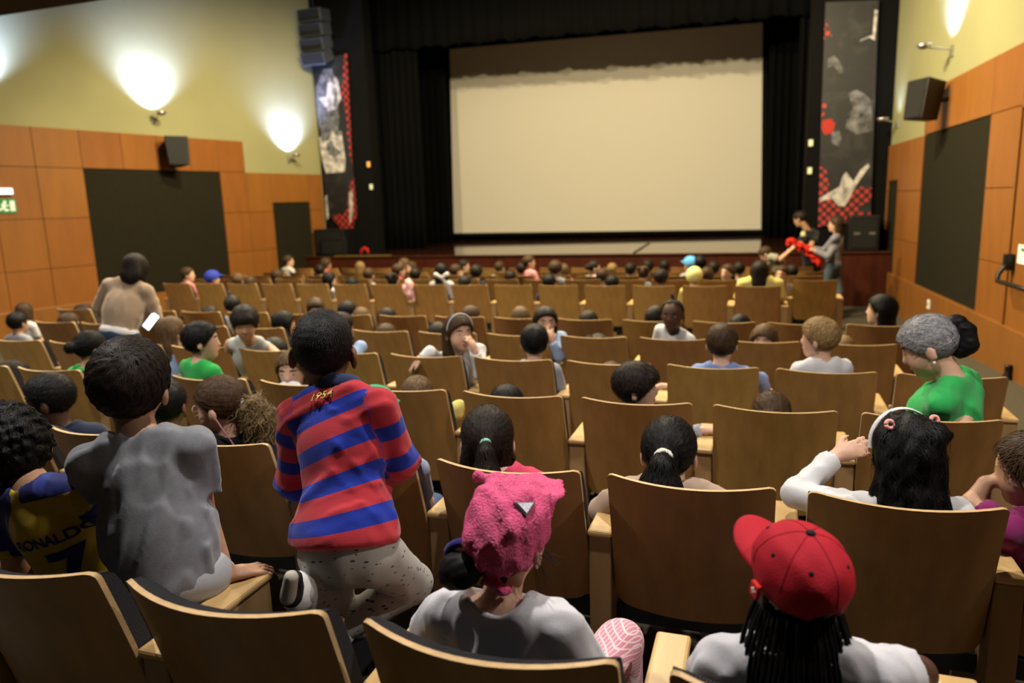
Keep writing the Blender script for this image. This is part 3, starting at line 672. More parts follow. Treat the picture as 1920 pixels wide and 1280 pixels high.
def sinfield(P, amp, f, seed=0):
    r = np.random.RandomState(seed); ph = r.rand(6) * 6; D_ = r.randn(6, 3); D_ /= np.linalg.norm(D_, axis=1)[:, None]
    def g(X, Y, Z):
        o = 0
        for i in range(6): o = o + np.sin((X * D_[i, 0] + Y * D_[i, 1] + Z * D_[i, 2]) * f * (1 + .25 * i) + ph[i])
        return (amp / 2.2) * o
    return g
def wrinkles(amp, f, seed, ax=(0, 0, 1)):
    """creased folds stretched along ax"""
    r = np.random.RandomState(seed); ax = unit(ax); ph = r.rand(12) * 6; D_ = r.randn(6, 3); D_ -= (D_ @ ax)[:, None] * ax * .88; D_ /= np.linalg.norm(D_, axis=1)[:, None]; E_ = r.randn(6, 3); E_ /= np.linalg.norm(E_, axis=1)[:, None]
    def g(X, Y, Z):
        o = 0
        for i in range(6):
            wp = np.sin((X * E_[i, 0] + Y * E_[i, 1] + Z * E_[i, 2]) * f * .35 + ph[i + 6])
            u = (X * D_[i, 0] + Y * D_[i, 1] + Z * D_[i, 2]) * f * (.55 + .22 * i) + ph[i] + 1.1 * wp
            o = o + (np.sqrt(np.sin(.5 * u) ** 2 + .06) - .66) * (.55 + .45 * wp)
        return np.minimum(amp * o, .002)
    return g
def strands(V, F, flow, n, length, width, seed=0, lift=.002, segs=5, jitter=.25, sub=None, sdf=None, grav=0.0, curl=0.0):
    """thin ribbons combed over the surface V,F -> arrays"""
    r = np.random.RandomState(seed)
    a = V[F[:, 0]]; nrm = np.cross(V[F[:, 2]] - a, V[F[:, 3]] - V[F[:, 1]]); ar = np.linalg.norm(nrm, axis=1); nrm = nrm / (ar[:, None] + 1e-9)
    ctr = V[F].mean(1); pr = ar.copy()
    if sub is not None: pr = pr * sub(ctr)
    if pr.sum() <= 0: return np.zeros((0, 3), np.float32), np.zeros((0, 4), np.int32)
    ids = r.choice(len(F), n, p=pr / pr.sum()); P = ctr[ids] + nrm[ids] * lift; Nn = nrm[ids]
    rows = []; step = length * (.6 + .8 * r.rand(n)) / segs; ph = r.rand(n) * 6.28
    jv = r.randn(n, 3) * jitter
    for sgi in range(segs + 1):
        d = flow(P) + jv; d[:, 2] -= grav * sgi / segs
        d = d - (d * Nn).sum(1)[:, None] * Nn * .9; d /= np.linalg.norm(d, axis=1)[:, None] + 1e-9
        w_ = np.cross(d, Nn); w_ /= np.linalg.norm(w_, axis=1)[:, None] + 1e-9
        wd = width * (1 - .75 * (sgi / segs) ** 2)
        off = w_ * (curl * np.sin(ph + sgi * 1.6))[:, None] if curl else 0
        rows.append((P + w_ * wd / 2 + off, P - w_ * wd / 2 + off)); P = P + d * step[:, None]
        if sdf is not None:
            e = .004; f0 = sdf(P); G = np.stack([sdf(P + V3(e, 0, 0)) - f0, sdf(P + V3(0, e, 0)) - f0, sdf(P + V3(0, 0, e)) - f0], 1) / e
            G /= np.linalg.norm(G, axis=1)[:, None] + 1e-9
            P = P - G * (f0 - lift - .002 * sgi / segs)[:, None] * .8; Nn = G
    W_ = np.stack([np.stack(x, 1) for x in rows], 1).reshape(n, -1, 3)       # n, (segs+1)*2
    k = (segs + 1) * 2; base = np.arange(n)[:, None] * k; q = []
    for i in range(segs): q.append(np.stack([base[:, 0] + 2 * i, base[:, 0] + 2 * i + 1, base[:, 0] + 2 * i + 3, base[:, 0] + 2 * i + 2], 1))
    global LAST_HV
    LAST_HV = np.repeat(.25 + .75 * r.rand(n) ** 1.5, k).astype(np.float32)
    return W_.reshape(-1, 3).astype(np.float32), np.concatenate(q).astype(np.int32)
def hand_solids(wr_, d, pn, side, s, curl=.35, spread=.16, thumb=.7):
    """palm and five fingers; d = finger direction, pn = direction the palm faces, side = +1 when the thumb lies towards cross(d,pn)"""
    d = unit(d); pn = unit(np.asarray(pn) - d * float(np.dot(pn, d))); sd = np.cross(d, pn) * side; s = s * .95
    M = np.stack([sd, d, pn], 1); o = []
    pc = A3(wr_) + d * .038 * s
    o.append(ell(pc, np.array((.030, .038, .013)) * s, M, .012)); o.append(cone(wr_, pc, .018 * s, .018 * s, .012))
    L = [.050, .056, .052, .042]
    for i in range(4):
        lat = (.021 - .014 * i) * s; k0 = A3(wr_) + d * (.068 - .004 * abs(i - 1.2)) * s + sd * lat
        f = unit(d + sd * spread * (1.2 - i) * .6); a1 = curl * .8; a2 = curl * 2.0
        d1 = unit(f * math.cos(a1) + pn * math.sin(a1)); d2 = unit(f * math.cos(a2) + pn * math.sin(a2))
        k1 = k0 + d1 * L[i] * .52 * s; k2 = k1 + d2 * L[i] * .5 * s
        o += [cone(k0 - d * .012 * s, k1, .0078 * s, .0072 * s, .004), cone(k1, k2, .0072 * s, .0058 * s, .004)]
    t0 = A3(wr_) + d * .018 * s + sd * .018 * s; t1 = t0 + unit(d * .7 + sd * thumb + pn * .3) * .034 * s; t2 = t1 + unit(d + sd * thumb * .35 + pn * .35) * .026 * s
    o += [cone(t0, t1, .011 * s, .009 * s, .008), cone(t1, t2, .009 * s, .0065 * s, .005)]
    return o
SKIN = {'light': (.62, .38, .27), 'tan': (.46, .26, .16), 'brown': (.20, .095, .05), 'dark': (.085, .040, .024)}
HAIRC = {'black': (.0065, .0058, .006), 'dark': (.017, .011, .008), 'brown': (.060, .033, .017), 'light': (.12, .070, .033), 'blond': (.28, .18, .075), 'grey': (.22, .22, .23)}
def skin_mat(k): return mat('skin_' + k, SKIN[k], .5, .35, noise=((25, 25, 25), .05), bump=(180, .06))
def hair_mat(k):
    n = 'hair_' + k
    if n in MATS: return MATS[n]
    M = mat(n, HAIRC[k], .58, .2, noise=((90, 90, 12), .35)); nt = M.node_tree; b = nt.nodes['Principled BSDF']
    a = N(nt, 'ShaderNodeAttribute'); a.attribute_name = 'hv'; mr = N(nt, 'ShaderNodeMapRange'); mr.inputs[3].default_value = .45; mr.inputs[4].default_value = 1.7; nt.links.new(a.outputs['Fac'], mr.inputs[0])
    hs = N(nt, 'ShaderNodeHueSaturation'); l0 = b.inputs['Base Color'].links[0]; nt.links.new(l0.from_socket, hs.inputs['Color']); nt.links.new(mr.outputs[0], hs.inputs['Value']); nt.links.new(hs.outputs[0], b.inputs['Base Color']); return M
def cloth(name, col, rough=.85, **kw): return mat('cloth_' + name, col, rough, .15, bump=(420, .12), sheen=.15, **kw)
EYEW = mat('eye_white', (.42, .39, .36), .3, .4); EYED = mat('eye_iris', (.03, .017, .010), .2, .5)
def sphere_mesh(c, r, n=10, M=None):
    V = []; F = []
    for i in range(n + 1):
        th = math.pi * i / n
        for j in range(2 * n): V.append((math.sin(th) * math.cos(math.pi * j / n), math.sin(th) * math.sin(math.pi * j / n), math.cos(th)))
    for i in range(n):
        for j in range(2 * n): F.append((i * 2 * n + j, (i + 1) * 2 * n + j, (i + 1) * 2 * n + (j + 1) % (2 * n), i * 2 * n + (j + 1) % (2 * n)))
    V = np.array(V, np.float32) * np.asarray(r, np.float32)
    if M is not None: V = V @ np.asarray(M, np.float32).T
    return V + A3(c), np.array(F, np.int32)
def face_parts(hd, par, org, skin, hairc, lod):
    for q in (-1, 1):
        c = hd.p(q * .029, .064, .008); V, F = sphere_mesh(c, np.array((.0125, .0108, .0072)) * hd.hs, 6, hd.M)
        V2, F2 = sphere_mesh(hd.p(q * .029, .0700, .008), np.array((.0068, .0058, .0066)) * hd.hs, 5, hd.M)
        mi = np.r_[np.zeros(len(F)), np.ones(len(F2))]
        mesh_obj('eye', np.r_[V, V2], np.r_[F, F2 + len(V)], [EYEW, EYED], par, org, True, None, mi)
        b = MB(); b.tube([hd.p(q * .012, .079, .028), hd.p(q * .030, .076, .033), hd.p(q * .047, .064, .028)], [.0025, .0035, .0018], 6); b.build('eyebrow', hair_mat('dark' if hairc not in ('blond', 'light') else 'light'), par, True, origin=org)
    V, F = surface([hd.cone((-.016, .0745, -.052), (.016, .0745, -.052), .0055, .0055), hd.ell((0, .077, -.052), (.015, .007, .008), .006)], .003)
    lp = tuple(c * m_ for c, m_ in zip(SKIN[skin], (.95, .62, .62)))
    mesh_obj('lips', V, F, mat('lips_' + skin, lp, .45, .35), par, org)
def person(label, head, yaw=0, pitch=0, roll=0, hs=1.0, s=1.0, h=.009, floor=None, skin='light', hair=('short', 'dark'), shirt=None, sleeve='short', pants=None,
           neck=None, pelvis=None, tyaw=None, L=None, Rr=None, legs=True, kn=None, an=None, face=False, hood=None, cap=None, group=None, hd_extra=None, hem=.02, wr_amp=.0, attr=None, handL=None, handR=None, shoes=True, hairfn=None, nhair=0, flow=None, name='person', pants_h=None, sub_neck=.052, collar=None, shirt_extra=None, seed=1, wr_ax=None, hair_len=None, hair_w=.0022, sh_w=None, shw_up=None):
    """L, Rr = (elbow, wrist) of the left and right arm in world space; handL/handR = (finger direction, palm normal, curl)"""
    head = A3(head); hd = Head(head, yaw, pitch, roll, hs); b = s
    tyaw = yaw * .3 if tyaw is None else tyaw
    fl = floor if floor is not None else floor_z(float(head[1]))
    T = rotm(tyaw)
    neck = head + hd.M @ V3(0, -.02, -.085) * hs + V3(0, 0, -.020) * hs + T @ V3(0, -.008, 0) if neck is None else A3(neck)
    if pelvis is None and abs(tyaw) > 80: pelvis = neck + V3(0, .17 * b, -.33 * b)
    if pelvis is None: pelvis = neck + T @ V3(0, .05 * b, -.37 * b)
    pelvis = A3(pelvis); up = unit(neck - pelvis); rt = T @ V3(1, 0, 0); rt = rt if shw_up is None else unit(shw_up); rt = unit(rt - up * float(rt @ up)); fw = np.cross(up, rt); M = np.stack([rt, fw, up], 1)
    Lt = float(np.linalg.norm(neck - pelvis)); sw = (.125 if sh_w is None else sh_w) * b
    at_ = lambda x, y, z: pelvis + M @ V3(x * sw, y * sw, z * Lt)
    shl, shr = at_(-.98, -.05, .87), at_(.98, -.05, .87)
    if abs(tyaw) > 80:
        L = L or (at_(-1.15, 0, .42), at_(-.95, .25, .08)); Rr = Rr or (at_(1.15, 0, .42), at_(.95, .25, .08))
    if L is None: L = (at_(-1.15, .15, .38), at_(-.75, 1.6, .22))
    if Rr is None: Rr = (at_(1.15, .15, .38), at_(.75, 1.6, .22))
    L = [A3(x) for x in L]; Rr = [A3(x) for x in Rr]
    def torso(g):   # g = growth
        return [ell(at_(0, .02, .66), (sw * .90 + g, sw * .60 + g, Lt * .31 + g), M, .03), ell(at_(0, .06, .33), (sw * .76 + g, sw * .58 + g, Lt * .32 + g), M, .04), ell(at_(0, -.02, .04), (sw * .84 + g, sw * .66 + g, Lt * .22 + g), M, .04),
                cone(at_(-.80, -.06, .87), at_(.80, -.06, .87), sw * .30 + g, sw * .30 + g, .03), cone(at_(-.45, -.1, .96), at_(.45, -.1, .96), sw * .22 + g, sw * .22 + g, .03)]
    legp = []; shoep = []
    if legs:
        hipL, hipR = at_(-.5, .1, 0), at_(.5, .1, 0)
        if kn is None and abs(tyaw) > 80: kn = [hp_ + np.array((0, .03, -.26 * b), np.float32) for hp_ in (hipL, hipR)]
        if kn is None: kn = (hipL + T @ V3(-.02, .27, .0) * b, hipR + T @ V3(.02, .27, .0) * b)
        kn = [A3(k_) for k_ in kn]
        if an is None and abs(tyaw) > 80: an = [k_ + np.array((0, .24 * b, .03), np.float32) for k_ in kn]
        if an is None: an = [np.array((k_[0], k_[1], max(fl + .06, k_[2] - .30 * b))) + T @ V3(0, .04, 0) * b for k_ in kn]
        an = [A3(k_) for k_ in an]
        for hp, k_, a_ in zip((hipL, hipR), kn, an): legp.append((hp, k_, a_))
    def legsol(g, f=1.0):
        o = []
        for hp, k_, a_ in legp: o += [cone(hp, k_, .060 * b + g, .044 * b + g, .03), cone(k_, k_ + (a_ - k_) * f, .044 * b + g, .030 * b + g * 1.4, .015)]
        return o
    # ---- body
    bp = hd.solids(h <= .010) + [cone(neck - up * .02 * b, hd.p(0, -.016, -.062), .040 * b ** .5 * hs, .042 * hs, .02)]
    bp += torso(-.013 * b)
    arms = []
    for sh_, (e_, w_), hn, sd in ((shl, L, handL, -1), (shr, Rr, handR, 1)):
        bp += [cone(sh_ - up * .004, e_, (.036 if shirt is None or sleeve == 'none' else .031) * b, .029 * b, .02), cone(e_, w_, .029 * b, .0195 * b, .012)]
        if hn is None: hn = (w_ - e_, -fw * .2 - up, .5) if h <= .010 else None
        if hn is None: bp += [ell(w_ + unit(w_ - e_) * .04 * b, np.array((.026, .026, .03)) * b, None, .012)]
        else: bp += hand_solids(w_, hn[0], hn[1], sd * (hn[3] if len(hn) > 3 else 1), b, hn[2])
    if pants is None: bp += legsol(-.006)
    org = (float(pelvis[0]), float(pelvis[1]), float(fl))
    V, F = surface(bp, h)
    body = mesh_obj(name, V, F, skin_mat(skin), None, org)
    tag(body, label, 'person', group)
    # ---- shirt
    if shirt is not None:
        g = .007 * b ** .5; sp = torso(g); st = {'short': .72, 'long': 1.0, 'cap': .35, 'none': 0}[sleeve]
        for sh_, (e_, w_) in ((shl, L), (shr, Rr)):
            if sleeve in ('short', 'cap'):
                en = sh_ + (e_ - sh_) * st; sp.append(cone(sh_, en + (e_ - sh_) * .2, .037 * b + g * .6, .047 * b + g, .022, cut=[(en, unit(e_ - sh_))], arm=True))
            elif sleeve == 'long':
                en = e_ + (w_ - e_) * .97; sp += [cone(sh_, e_, .038 * b + g * .5, .032 * b + g, .022, arm=True), cone(e_, en + (w_ - e_) * .1, .032 * b + g, .025 * b + g, .02, cut=[(en, unit(w_ - e_))], arm=True)]
        if hood: sp += hood(hd, at_, b)
        if shirt_extra: sp += shirt_extra(at_, b, M)
        subs = [ell(neck + up * .020 * b + fw * .012 * b, (sub_neck * b ** .5 * hs, sub_neck * b ** .5 * hs, .046 * b ** .5), M, .006)]
        hemp = pelvis - up * hem * b
        dsp = (wrinkles(wr_amp, 80, seed, wr_ax if wr_ax is not None else up)) if wr_amp else None
        cut_all = [(hemp, -up)]
        for q_ in sp:
            q_['cut'] = (q_['cut'] or []) + ([] if q_.get('arm') else cut_all)
        V, F = surface(sp, h if h < .008 else h * 1.2, subs, (), dsp)
        at_d = attr(V, at_, M, pelvis, (shl, L), (shr, Rr)) if attr else None
        so = mesh_obj('shirt', V, F, shirt, body, org, True, at_d)
        PER[label] = dict(body=body, org=org, hd=hd, at=at_, M=M, sp=sp, subs=subs, dsp=dsp, pel=pelvis, neck=neck, up=up, fw=fw, rt=rt, shirt=so, kn=kn, an=an)
    else: PER[label] = dict(body=body, org=org, hd=hd, at=at_, M=M)
    if pants is not None and legs:
        g = .008 * b ** .5; sp = [ell(at_(0, -.02, .03), (sw * .86 + g, sw * .68 + g, Lt * .20 + g), M, .04)] + legsol(g, .96)
        V, F = surface(sp, pants_h or max(h * 1.5, .013), (), [(at_(0, 0, .14), up)], wrinkles(.004, 55, seed + 5) if wr_amp else None); mesh_obj('trousers', V, F, pants, body, org)
        if shoes:
            for hp, k_, a_ in legp:
                V, F = surface([ell(a_ + T @ V3(0, .045, -.02) * b, np.array((.036, .085, .034)) * b, T, .02), ell(a_ + T @ V3(0, -.005, 0) * b, np.array((.034, .042, .045)) * b, T, .02)], max(h, .014), (), [(V3(0, 0, fl + .004), V3(0, 0, -1))])
                if len(F): mesh_obj('shoe', V, F, mat('shoe_white', (.6, .6, .6), .6, .3), body, org)
    # ---- hair
    if hair is not None:
        if hairfn: hp_, t = hairfn(hd)
        else: hp_, t = hair_solids(hd, hair[0])
        amp = {'buzz': .0004, 'curly': .0038, 'afro': .0012, 'wavy': .0045}.get(hair[0], .0012); fq = {'curly': 150, 'afro': 260, 'wavy': 75}.get(hair[0], 200)
        dsp = sinfield(None, amp, fq, seed)
        V, F = surface(hp_, h, (), (), dsp)
        if len(F):
            hv = np.full(len(V), .22, np.float32)
            if nhair:
                fl_ = flow(hd) if flow else crown_flow(hd)
                sdf = lambda P: field_at(hp_, P.astype(np.float32), (), (), dsp)
                V2, F2 = strands(V, F, (lambda P: fl_(P)), nhair, (hair_len or (.05 if hair[0] in ('short', 'mop') else .08)) * hs, hair_w, seed, sdf=sdf, jitter=.3, lift=.0025, curl={'curly': .003, 'wavy': .006}.get(hair[0], 0))
                V, F = np.r_[V, V2], np.r_[F, F2 + len(V)]; hv = np.r_[hv, LAST_HV]
            mesh_obj('hair', V, F, hair_mat(hair[1]), body, org, True, {'hv': hv})
    if face: face_parts(hd, body, org, skin, hair[1] if hair else 'dark', h)
    return body

PER = {}
def crown_flow(hd, crown=(.012, -.05, .10), fwd=.0):
    C = hd.p(*crown)
    def f(P):
        d = P - C; d /= np.linalg.norm(d, axis=1)[:, None] + 1e-6; sw_ = np.cross(d, hd.M @ V3(0, 0, 1))
        return d + .35 * sw_
    return f
def tie_flow(tie, down=(0, -.1, -1)):
    def mk(hd):
        Tp = hd.p(*tie); bk = hd.M @ V3(0, -1, 0)
        def f(P):
            d = Tp - P; n_ = np.linalg.norm(d, axis=1); d = d / (n_[:, None] + 1e-6)
            tail = ((P - Tp) @ bk > -.006) | (n_ < .02)
            return np.where(tail[:, None], V3(*down), d)
        return f
    return mk
def down_flow(hd):
    C = hd.p(0, -.02, .11)
    def f(P):
        d = P - C; d /= np.linalg.norm(d, axis=1)[:, None] + 1e-6; lo = np.clip((C[2] - .05 - P[:, 2]) / .08, 0, 1)[:, None]
        return d * (1 - lo) + V3(0, 0, -1) * lo
    return f
def attr_mat(name, an, build, rough=.85, bump=420):
    """build(nt, value_socket) -> colour socket"""
    M = mat(name, (.5, .5, .5), rough, .15, bump=(bump, .12), sheen=.15); nt = M.node_tree
    a = N(nt, 'ShaderNodeAttribute'); a.attribute_name = an
    nt.links.new(build(nt, a.outputs['Fac']), nt.nodes['Principled BSDF'].inputs['Base Color']); return M
def two_tone(nt, fac, lo, hi, thr=0.0):
    g = N(nt, 'ShaderNodeMath', operation='GREATER_THAN'); g.inputs[1].default_value = thr; nt.links.new(fac, g.inputs[0])
    mx = N(nt, 'ShaderNodeMix', data_type='RGBA'); nt.links.new(g.outputs[0], mx.inputs[0]); mx.inputs[6].default_value = (*lo, 1); mx.inputs[7].default_value = (*hi, 1); return mx.outputs[2]
def arm_t(V, sh_, e_, w_):
    """distance from and position along a bent arm"""
    best = None
    for a, b, o in ((sh_, e_, 0), (e_, w_, float(np.linalg.norm(e_ - sh_)))):
        ba = b - a; t = np.clip(((V - a) @ ba) / (ba @ ba), 0, 1); d = np.linalg.norm(V - a - t[:, None] * ba, axis=1); q = o + t * np.linalg.norm(ba)
        best = (d, q) if best is None else (np.minimum(best[0], d), np.where(d < best[0], d * 0 + q, best[1]))
    return best
def decal(per, text, size, C, ex, ey, m, name, push=.0022, raydir=None, space=1.0, thick=0):
    cu = bpy.data.curves.new(name, 'FONT'); cu.body = text; cu.size = size; cu.align_x = 'CENTER'; cu.align_y = 'CENTER'; cu.space_character = space; cu.offset = thick
    ob = bpy.data.objects.new(name, cu); COL.objects.link(ob); dg = bpy.context.evaluated_depsgraph_get()
    me = bpy.data.meshes.new_from_object(ob.evaluated_get(dg)); bpy.data.objects.remove(ob)
    import bmesh
    bm = bmesh.new(); bm.from_mesh(me); bmesh.ops.triangulate(bm, faces=bm.faces[:])
    for _ in range(3):
        le = [e for e in bm.edges if e.calc_length() > size * .14]
        if le: bmesh.ops.subdivide_edges(bm, edges=le, cuts=1); bmesh.ops.triangulate(bm, faces=bm.faces[:])
    bm.verts.ensure_lookup_table(); P = np.array([v.co[:] for v in bm.verts], np.float32); F = np.array([[v.index for v in f.verts] for f in bm.faces], np.int32); bm.free()
    ex, ey = unit(ex), unit(ey); nn = unit(np.cross(ex, ey)) if raydir is None else unit(raydir)
    W_ = A3(C) + P[:, :1] * ex + P[:, 1:2] * ey + nn * .10
    for _ in range(60):
        d = field_at(per['sp'], W_, per['subs'], (), per['dsp']); W_ = W_ - nn * np.clip(d - push, -.02, .02)[:, None] * .8
    return mesh_obj(name, W_, F, m, per['body'], per['org'], False)
# ================================================================ THE CHILDREN NEAR THE CAMERA
OCC.update([(0, -3), (0, -2), (0, -1), (0, 0), (0, 1)])
GREY_T = cloth('grey_tee', (.24, .25, .28), noise=((60, 60, 60), .08))
person('boy in a grey T-shirt leaning on two armrests with his back to us', at(246, 724, 1.42), yaw=24, pitch=14, roll=6, hs=1.10, s=1.14, h=.0060, skin='tan', hair=('short', 'dark'), nhair=7500, hair_len=.045, hair_w=.0016,
       neck=at(262, 812, 1.39), pelvis=at(322, 1090, 1.38), tyaw=22, shirt=GREY_T, sleeve='short', pants=cloth('light_grey_short', (.42, .43, .46)), pants_h=.008, wr_amp=.008, hem=.15, seed=4, wr_ax=(.35, 0, 1),
       L=(at(190, 925, 1.40), at(172, 1008, 1.46)), Rr=(at(374, 938, 1.46), at(424, 1078, 1.46)), handL=((.15, 1, -.15), (0, .1, -1), .12), handR=((.5, .85, -.12), (0, .1, -1), .2),
       kn=(at(330, 1200, 1.62), at(428, 1110, 1.72)), sub_neck=.055, shirt_extra=lambda at_, b, M: [ell(at_(0, -.05, .30), (.125 * b, .085 * b, .13 * b), M, .05)])
# ---- striped polo shirt
NUM_AT = at(602, 741, 1.56)
def stripes(V, at_, M, pel, La, Ra):
    loc = (V - pel) @ M; t = loc[:, 2] - .26 * loc[:, 0] * np.clip(loc[:, 2] / .2, 0, 1.2)
    n0 = (A3(NUM_AT) - pel) @ M; t = t + .725 * .093 - (n0[2] - .26 * n0[0] * min(1.2, n0[2] / .2))
    for sh_, (e_, w_) in (La, Ra):
        d, q = arm_t(V, sh_, e_, w_); side = np.abs(loc[:, 0]) > .108
        t = np.where((d < .055) & side, -q + .075 + .1, t)
    return {'stripe': t}
def polo(nt, f):
    a = N(nt, 'ShaderNodeMath', operation='DIVIDE'); a.inputs[1].default_value = .093; nt.links.new(f, a.inputs[0])
    fr = N(nt, 'ShaderNodeMath', operation='FRACT'); nt.links.new(a.outputs[0], fr.inputs[0])
    return two_tone(nt, fr.outputs[0], (.015, .035, .34), (.46, .035, .05), .45)
POLO = attr_mat('cloth_striped_polo', 'stripe', polo)
PRINTP = cloth('printed_trousers', (.33, .32, .29)); nt = PRINTP.node_tree
tc = N(nt, 'ShaderNodeTexCoord'); mp = N(nt, 'ShaderNodeMapping'); mp.inputs['Scale'].default_value = (30, 30, 75); mp.inputs['Rotation'].default_value = (.3, .6, .4); nt.links.new(tc.outputs['Object'], mp.inputs[0])
vo = N(nt, 'ShaderNodeTexVoronoi', Scale=1.0); nt.links.new(mp.outputs[0], vo.inputs[0]); nt.links.new(two_tone(nt, vo.outputs['Distance'], (.05, .05, .05), (.33, .32, .29), .2), nt.nodes['Principled BSDF'].inputs['Base Color'])
person('boy in a red and blue striped polo kneeling up on his seat', at(607, 660, 1.66), yaw=24, pitch=8, roll=3, hs=1.06, s=1.12, h=.0060, skin='brown', hair=('buzz', 'black'), nhair=6000, hair_len=.007, hair_w=.0012,
       neck=at(632, 728, 1.63), pelvis=at(652, 1042, 1.52), tyaw=16, shirt=POLO, sleeve='long', pants=PRINTP, pants_h=.007, wr_amp=.009, wr_ax=(1, .2, .5), hem=-.045, attr=stripes, seed=9, sub_neck=.050, shw_up=(1, .05, .20), sh_w=.118,
       L=(at(548, 905, 1.66), at(590, 930, 1.86)), Rr=(at(752, 868, 1.66), at(705, 900, 1.88)),
       kn=(at(622, 1150, 1.62), at(772, 1092, 1.70)), an=(at(560, 1105, 1.40), at(640, 1175, 1.56)), shirt_extra=lambda at_, b, M: [ell(at_(0, -.02, .20), (.118 * b, .09 * b, .10 * b), M, .05), ell(at_(0, -.02, .10), (.122 * b, .098 * b, .08 * b), M, .05)])
pp = PER['boy in a red and blue striped polo kneeling up on his seat']
GOLD = mat('gold_print', (.70, .50, .12), .5, .3); DKP = mat('dark_print', (.05, .02, .02), .6, .2)
DM = np.stack([pp['rt'], pp['fw'], pp['up']], 1)
c0 = at(602, 741, 1.56)
exd = unit(np.array(at(640, 728, 1.56)) - np.array(at(560, 754, 1.56)))
decal(pp, '1954', .034, c0, exd, unit(pp['up'] * 1 + exd * 0), DKP, 'shirt_number_outline', .0055, -pp['fw'] * 1 + V3(0, 0, .35), thick=.0012)
decal(pp, '1954', .034, c0, exd, pp['up'], GOLD, 'shirt_number', .0072, -pp['fw'] * 1 + V3(0, 0, .35), thick=.0001)
hdq = pp['hd']; up_ = pp['up']
b_ = MB(); ring = []                                                     # blue collar
for r_, dz in ((.060, -.012), (.058, .014), (.053, .028), (.048, .026)):
    ring.append([A3(pp['neck']) + pp['rt'] * (r_ * 1.06 * math.cos(a)) + pp['fw'] * (r_ * .95 * math.sin(a) + .012) + up_ * (dz + .010 * math.sin(a) * -1) for a in [2 * math.pi * i / 28 for i in range(28)]])
b_.grid(ring, 0, True); o = b_.build('collar', cloth('navy', (.025, .04, .10)), pp['body'], True, origin=pp['org'])
md = o.modifiers.new('solid', 'SOLIDIFY'); md.thickness = .006
# shoe seen behind his left knee
V, F = surface([cone(at(575, 1092, 1.44), at(556, 1100, 1.39), .026, .024, .02)], .006); mesh_obj('sock', V, F, mat('sock_white', (.55, .55, .55), .8, .2), pp['body'], pp['org'])
V, F = surface([cone(at(556, 1104, 1.40), at(546, 1118, 1.36), .028, .026, .02), cone(at(550, 1112, 1.38), at(552, 1084, 1.36), .026, .020, .02)], .006); mesh_obj('shoe', V, F, mat('shoe_black', (.012, .012, .014), .6, .3), pp['body'], pp['org'])
V, F = surface([cone(at(540, 1118, 1.345), at(546, 1082, 1.335), .020, .017, .02)], .005); mesh_obj('shoe_sole', V, F, mat('sole_pale', (.42, .40, .34), .7, .2), pp['body'], pp['org'])
# ---- girl with the pink sequin cap
WHITE_T = cloth('white_tee', (.62, .62, .66))
PLAID = cloth('pink_plaid', (.62, .30, .36)); nt = PLAID.node_tree; tc = N(nt, 'ShaderNodeTexCoord'); prev = None
for rot, sc in (((0, 0, .5), 100), ((0, 1.2, 0), 100)):
    mp = N(nt, 'ShaderNodeMapping'); mp.inputs['Rotation'].default_value = rot; nt.links.new(tc.outputs['Object'], mp.inputs[0])
    wv = N(nt, 'ShaderNodeTexWave', Scale=sc / 3.0); nt.links.new(mp.outputs[0], wv.inputs[0])
    if prev: mu = N(nt, 'ShaderNodeMath', operation='MAXIMUM'); nt.links.new(prev, mu.inputs[0]); nt.links.new(wv.outputs['Fac'], mu.inputs[1]); prev = mu.outputs[0]
    else: prev = wv.outputs['Fac']
rp = N(nt, 'ShaderNodeValToRGB'); rp.color_ramp.elements[0].position = .80; rp.color_ramp.elements[0].color = (.56, .24, .30, 1); rp.color_ramp.elements[1].position = .97; rp.color_ramp.elements[1].color = (.78, .58, .60, 1); nt.links.new(prev, rp.inputs[0]); nt.links.new(rp.outputs[0], nt.nodes['Principled BSDF'].inputs['Base Color'])
PG = 'girl in a pink sequin cap and white T-shirt sitting below us'
person(PG, at(955, 1008, 1.32), yaw=-14, pitch=8, roll=6, hs=.95, s=1.06, h=.0058, skin='light', hair=('bun', 'black'), nhair=0,
       neck=at(935, 1122, 1.27), pelvis=(-.46, 1.35, .50), tyaw=-4, shirt=WHITE_T, sleeve='short', pants=PLAID, pants_h=.008, wr_amp=.008, hem=.05, seed=12, sub_neck=.068,
       L=(at(800, 1200, 1.36), at(790, 1180, 1.52)), Rr=((-.30, 1.36, .58), (-.36, 1.52, .56)), kn=((-.50, 1.66, .52), at(1163, 1205, 1.60)), shw_up=(1, .0, -.10),
       hairfn=lambda hd: ([dict(hd.skull(.007), cut=[hd.plane((0, .07, .06), (0, .7, -.68))]), hd.cone((0, -.03, -.04), (0, -.055, -.055), .05, .03, .02), hd.ell((-.052, -.112, -.028), (.046, .040, .040), .012), hd.ell((-.072, -.118, -.05), (.026, .026, .028), .015)], .007))
q_ = PER[PG]; hd = q_['hd']
PINK = mat('pink_sequins', (.85, .10, .27), .38, .5, bump=(260, .9)); nt = PINK.node_tree
tc = N(nt, 'ShaderNodeTexCoord'); vo = N(nt, 'ShaderNodeTexVoronoi', Scale=330.0); nt.links.new(tc.outputs['Object'], vo.inputs[0])
mr = N(nt, 'ShaderNodeMapRange'); mr.inputs[3].default_value = .22; mr.inputs[4].default_value = .8; sx = N(nt, 'ShaderNodeSeparateXYZ'); nt.links.new(vo.outputs['Color'], sx.inputs[0]); nt.links.new(sx.outputs[0], mr.inputs[0]); nt.links.new(mr.outputs[0], nt.nodes['Principled BSDF'].inputs['Roughness'])
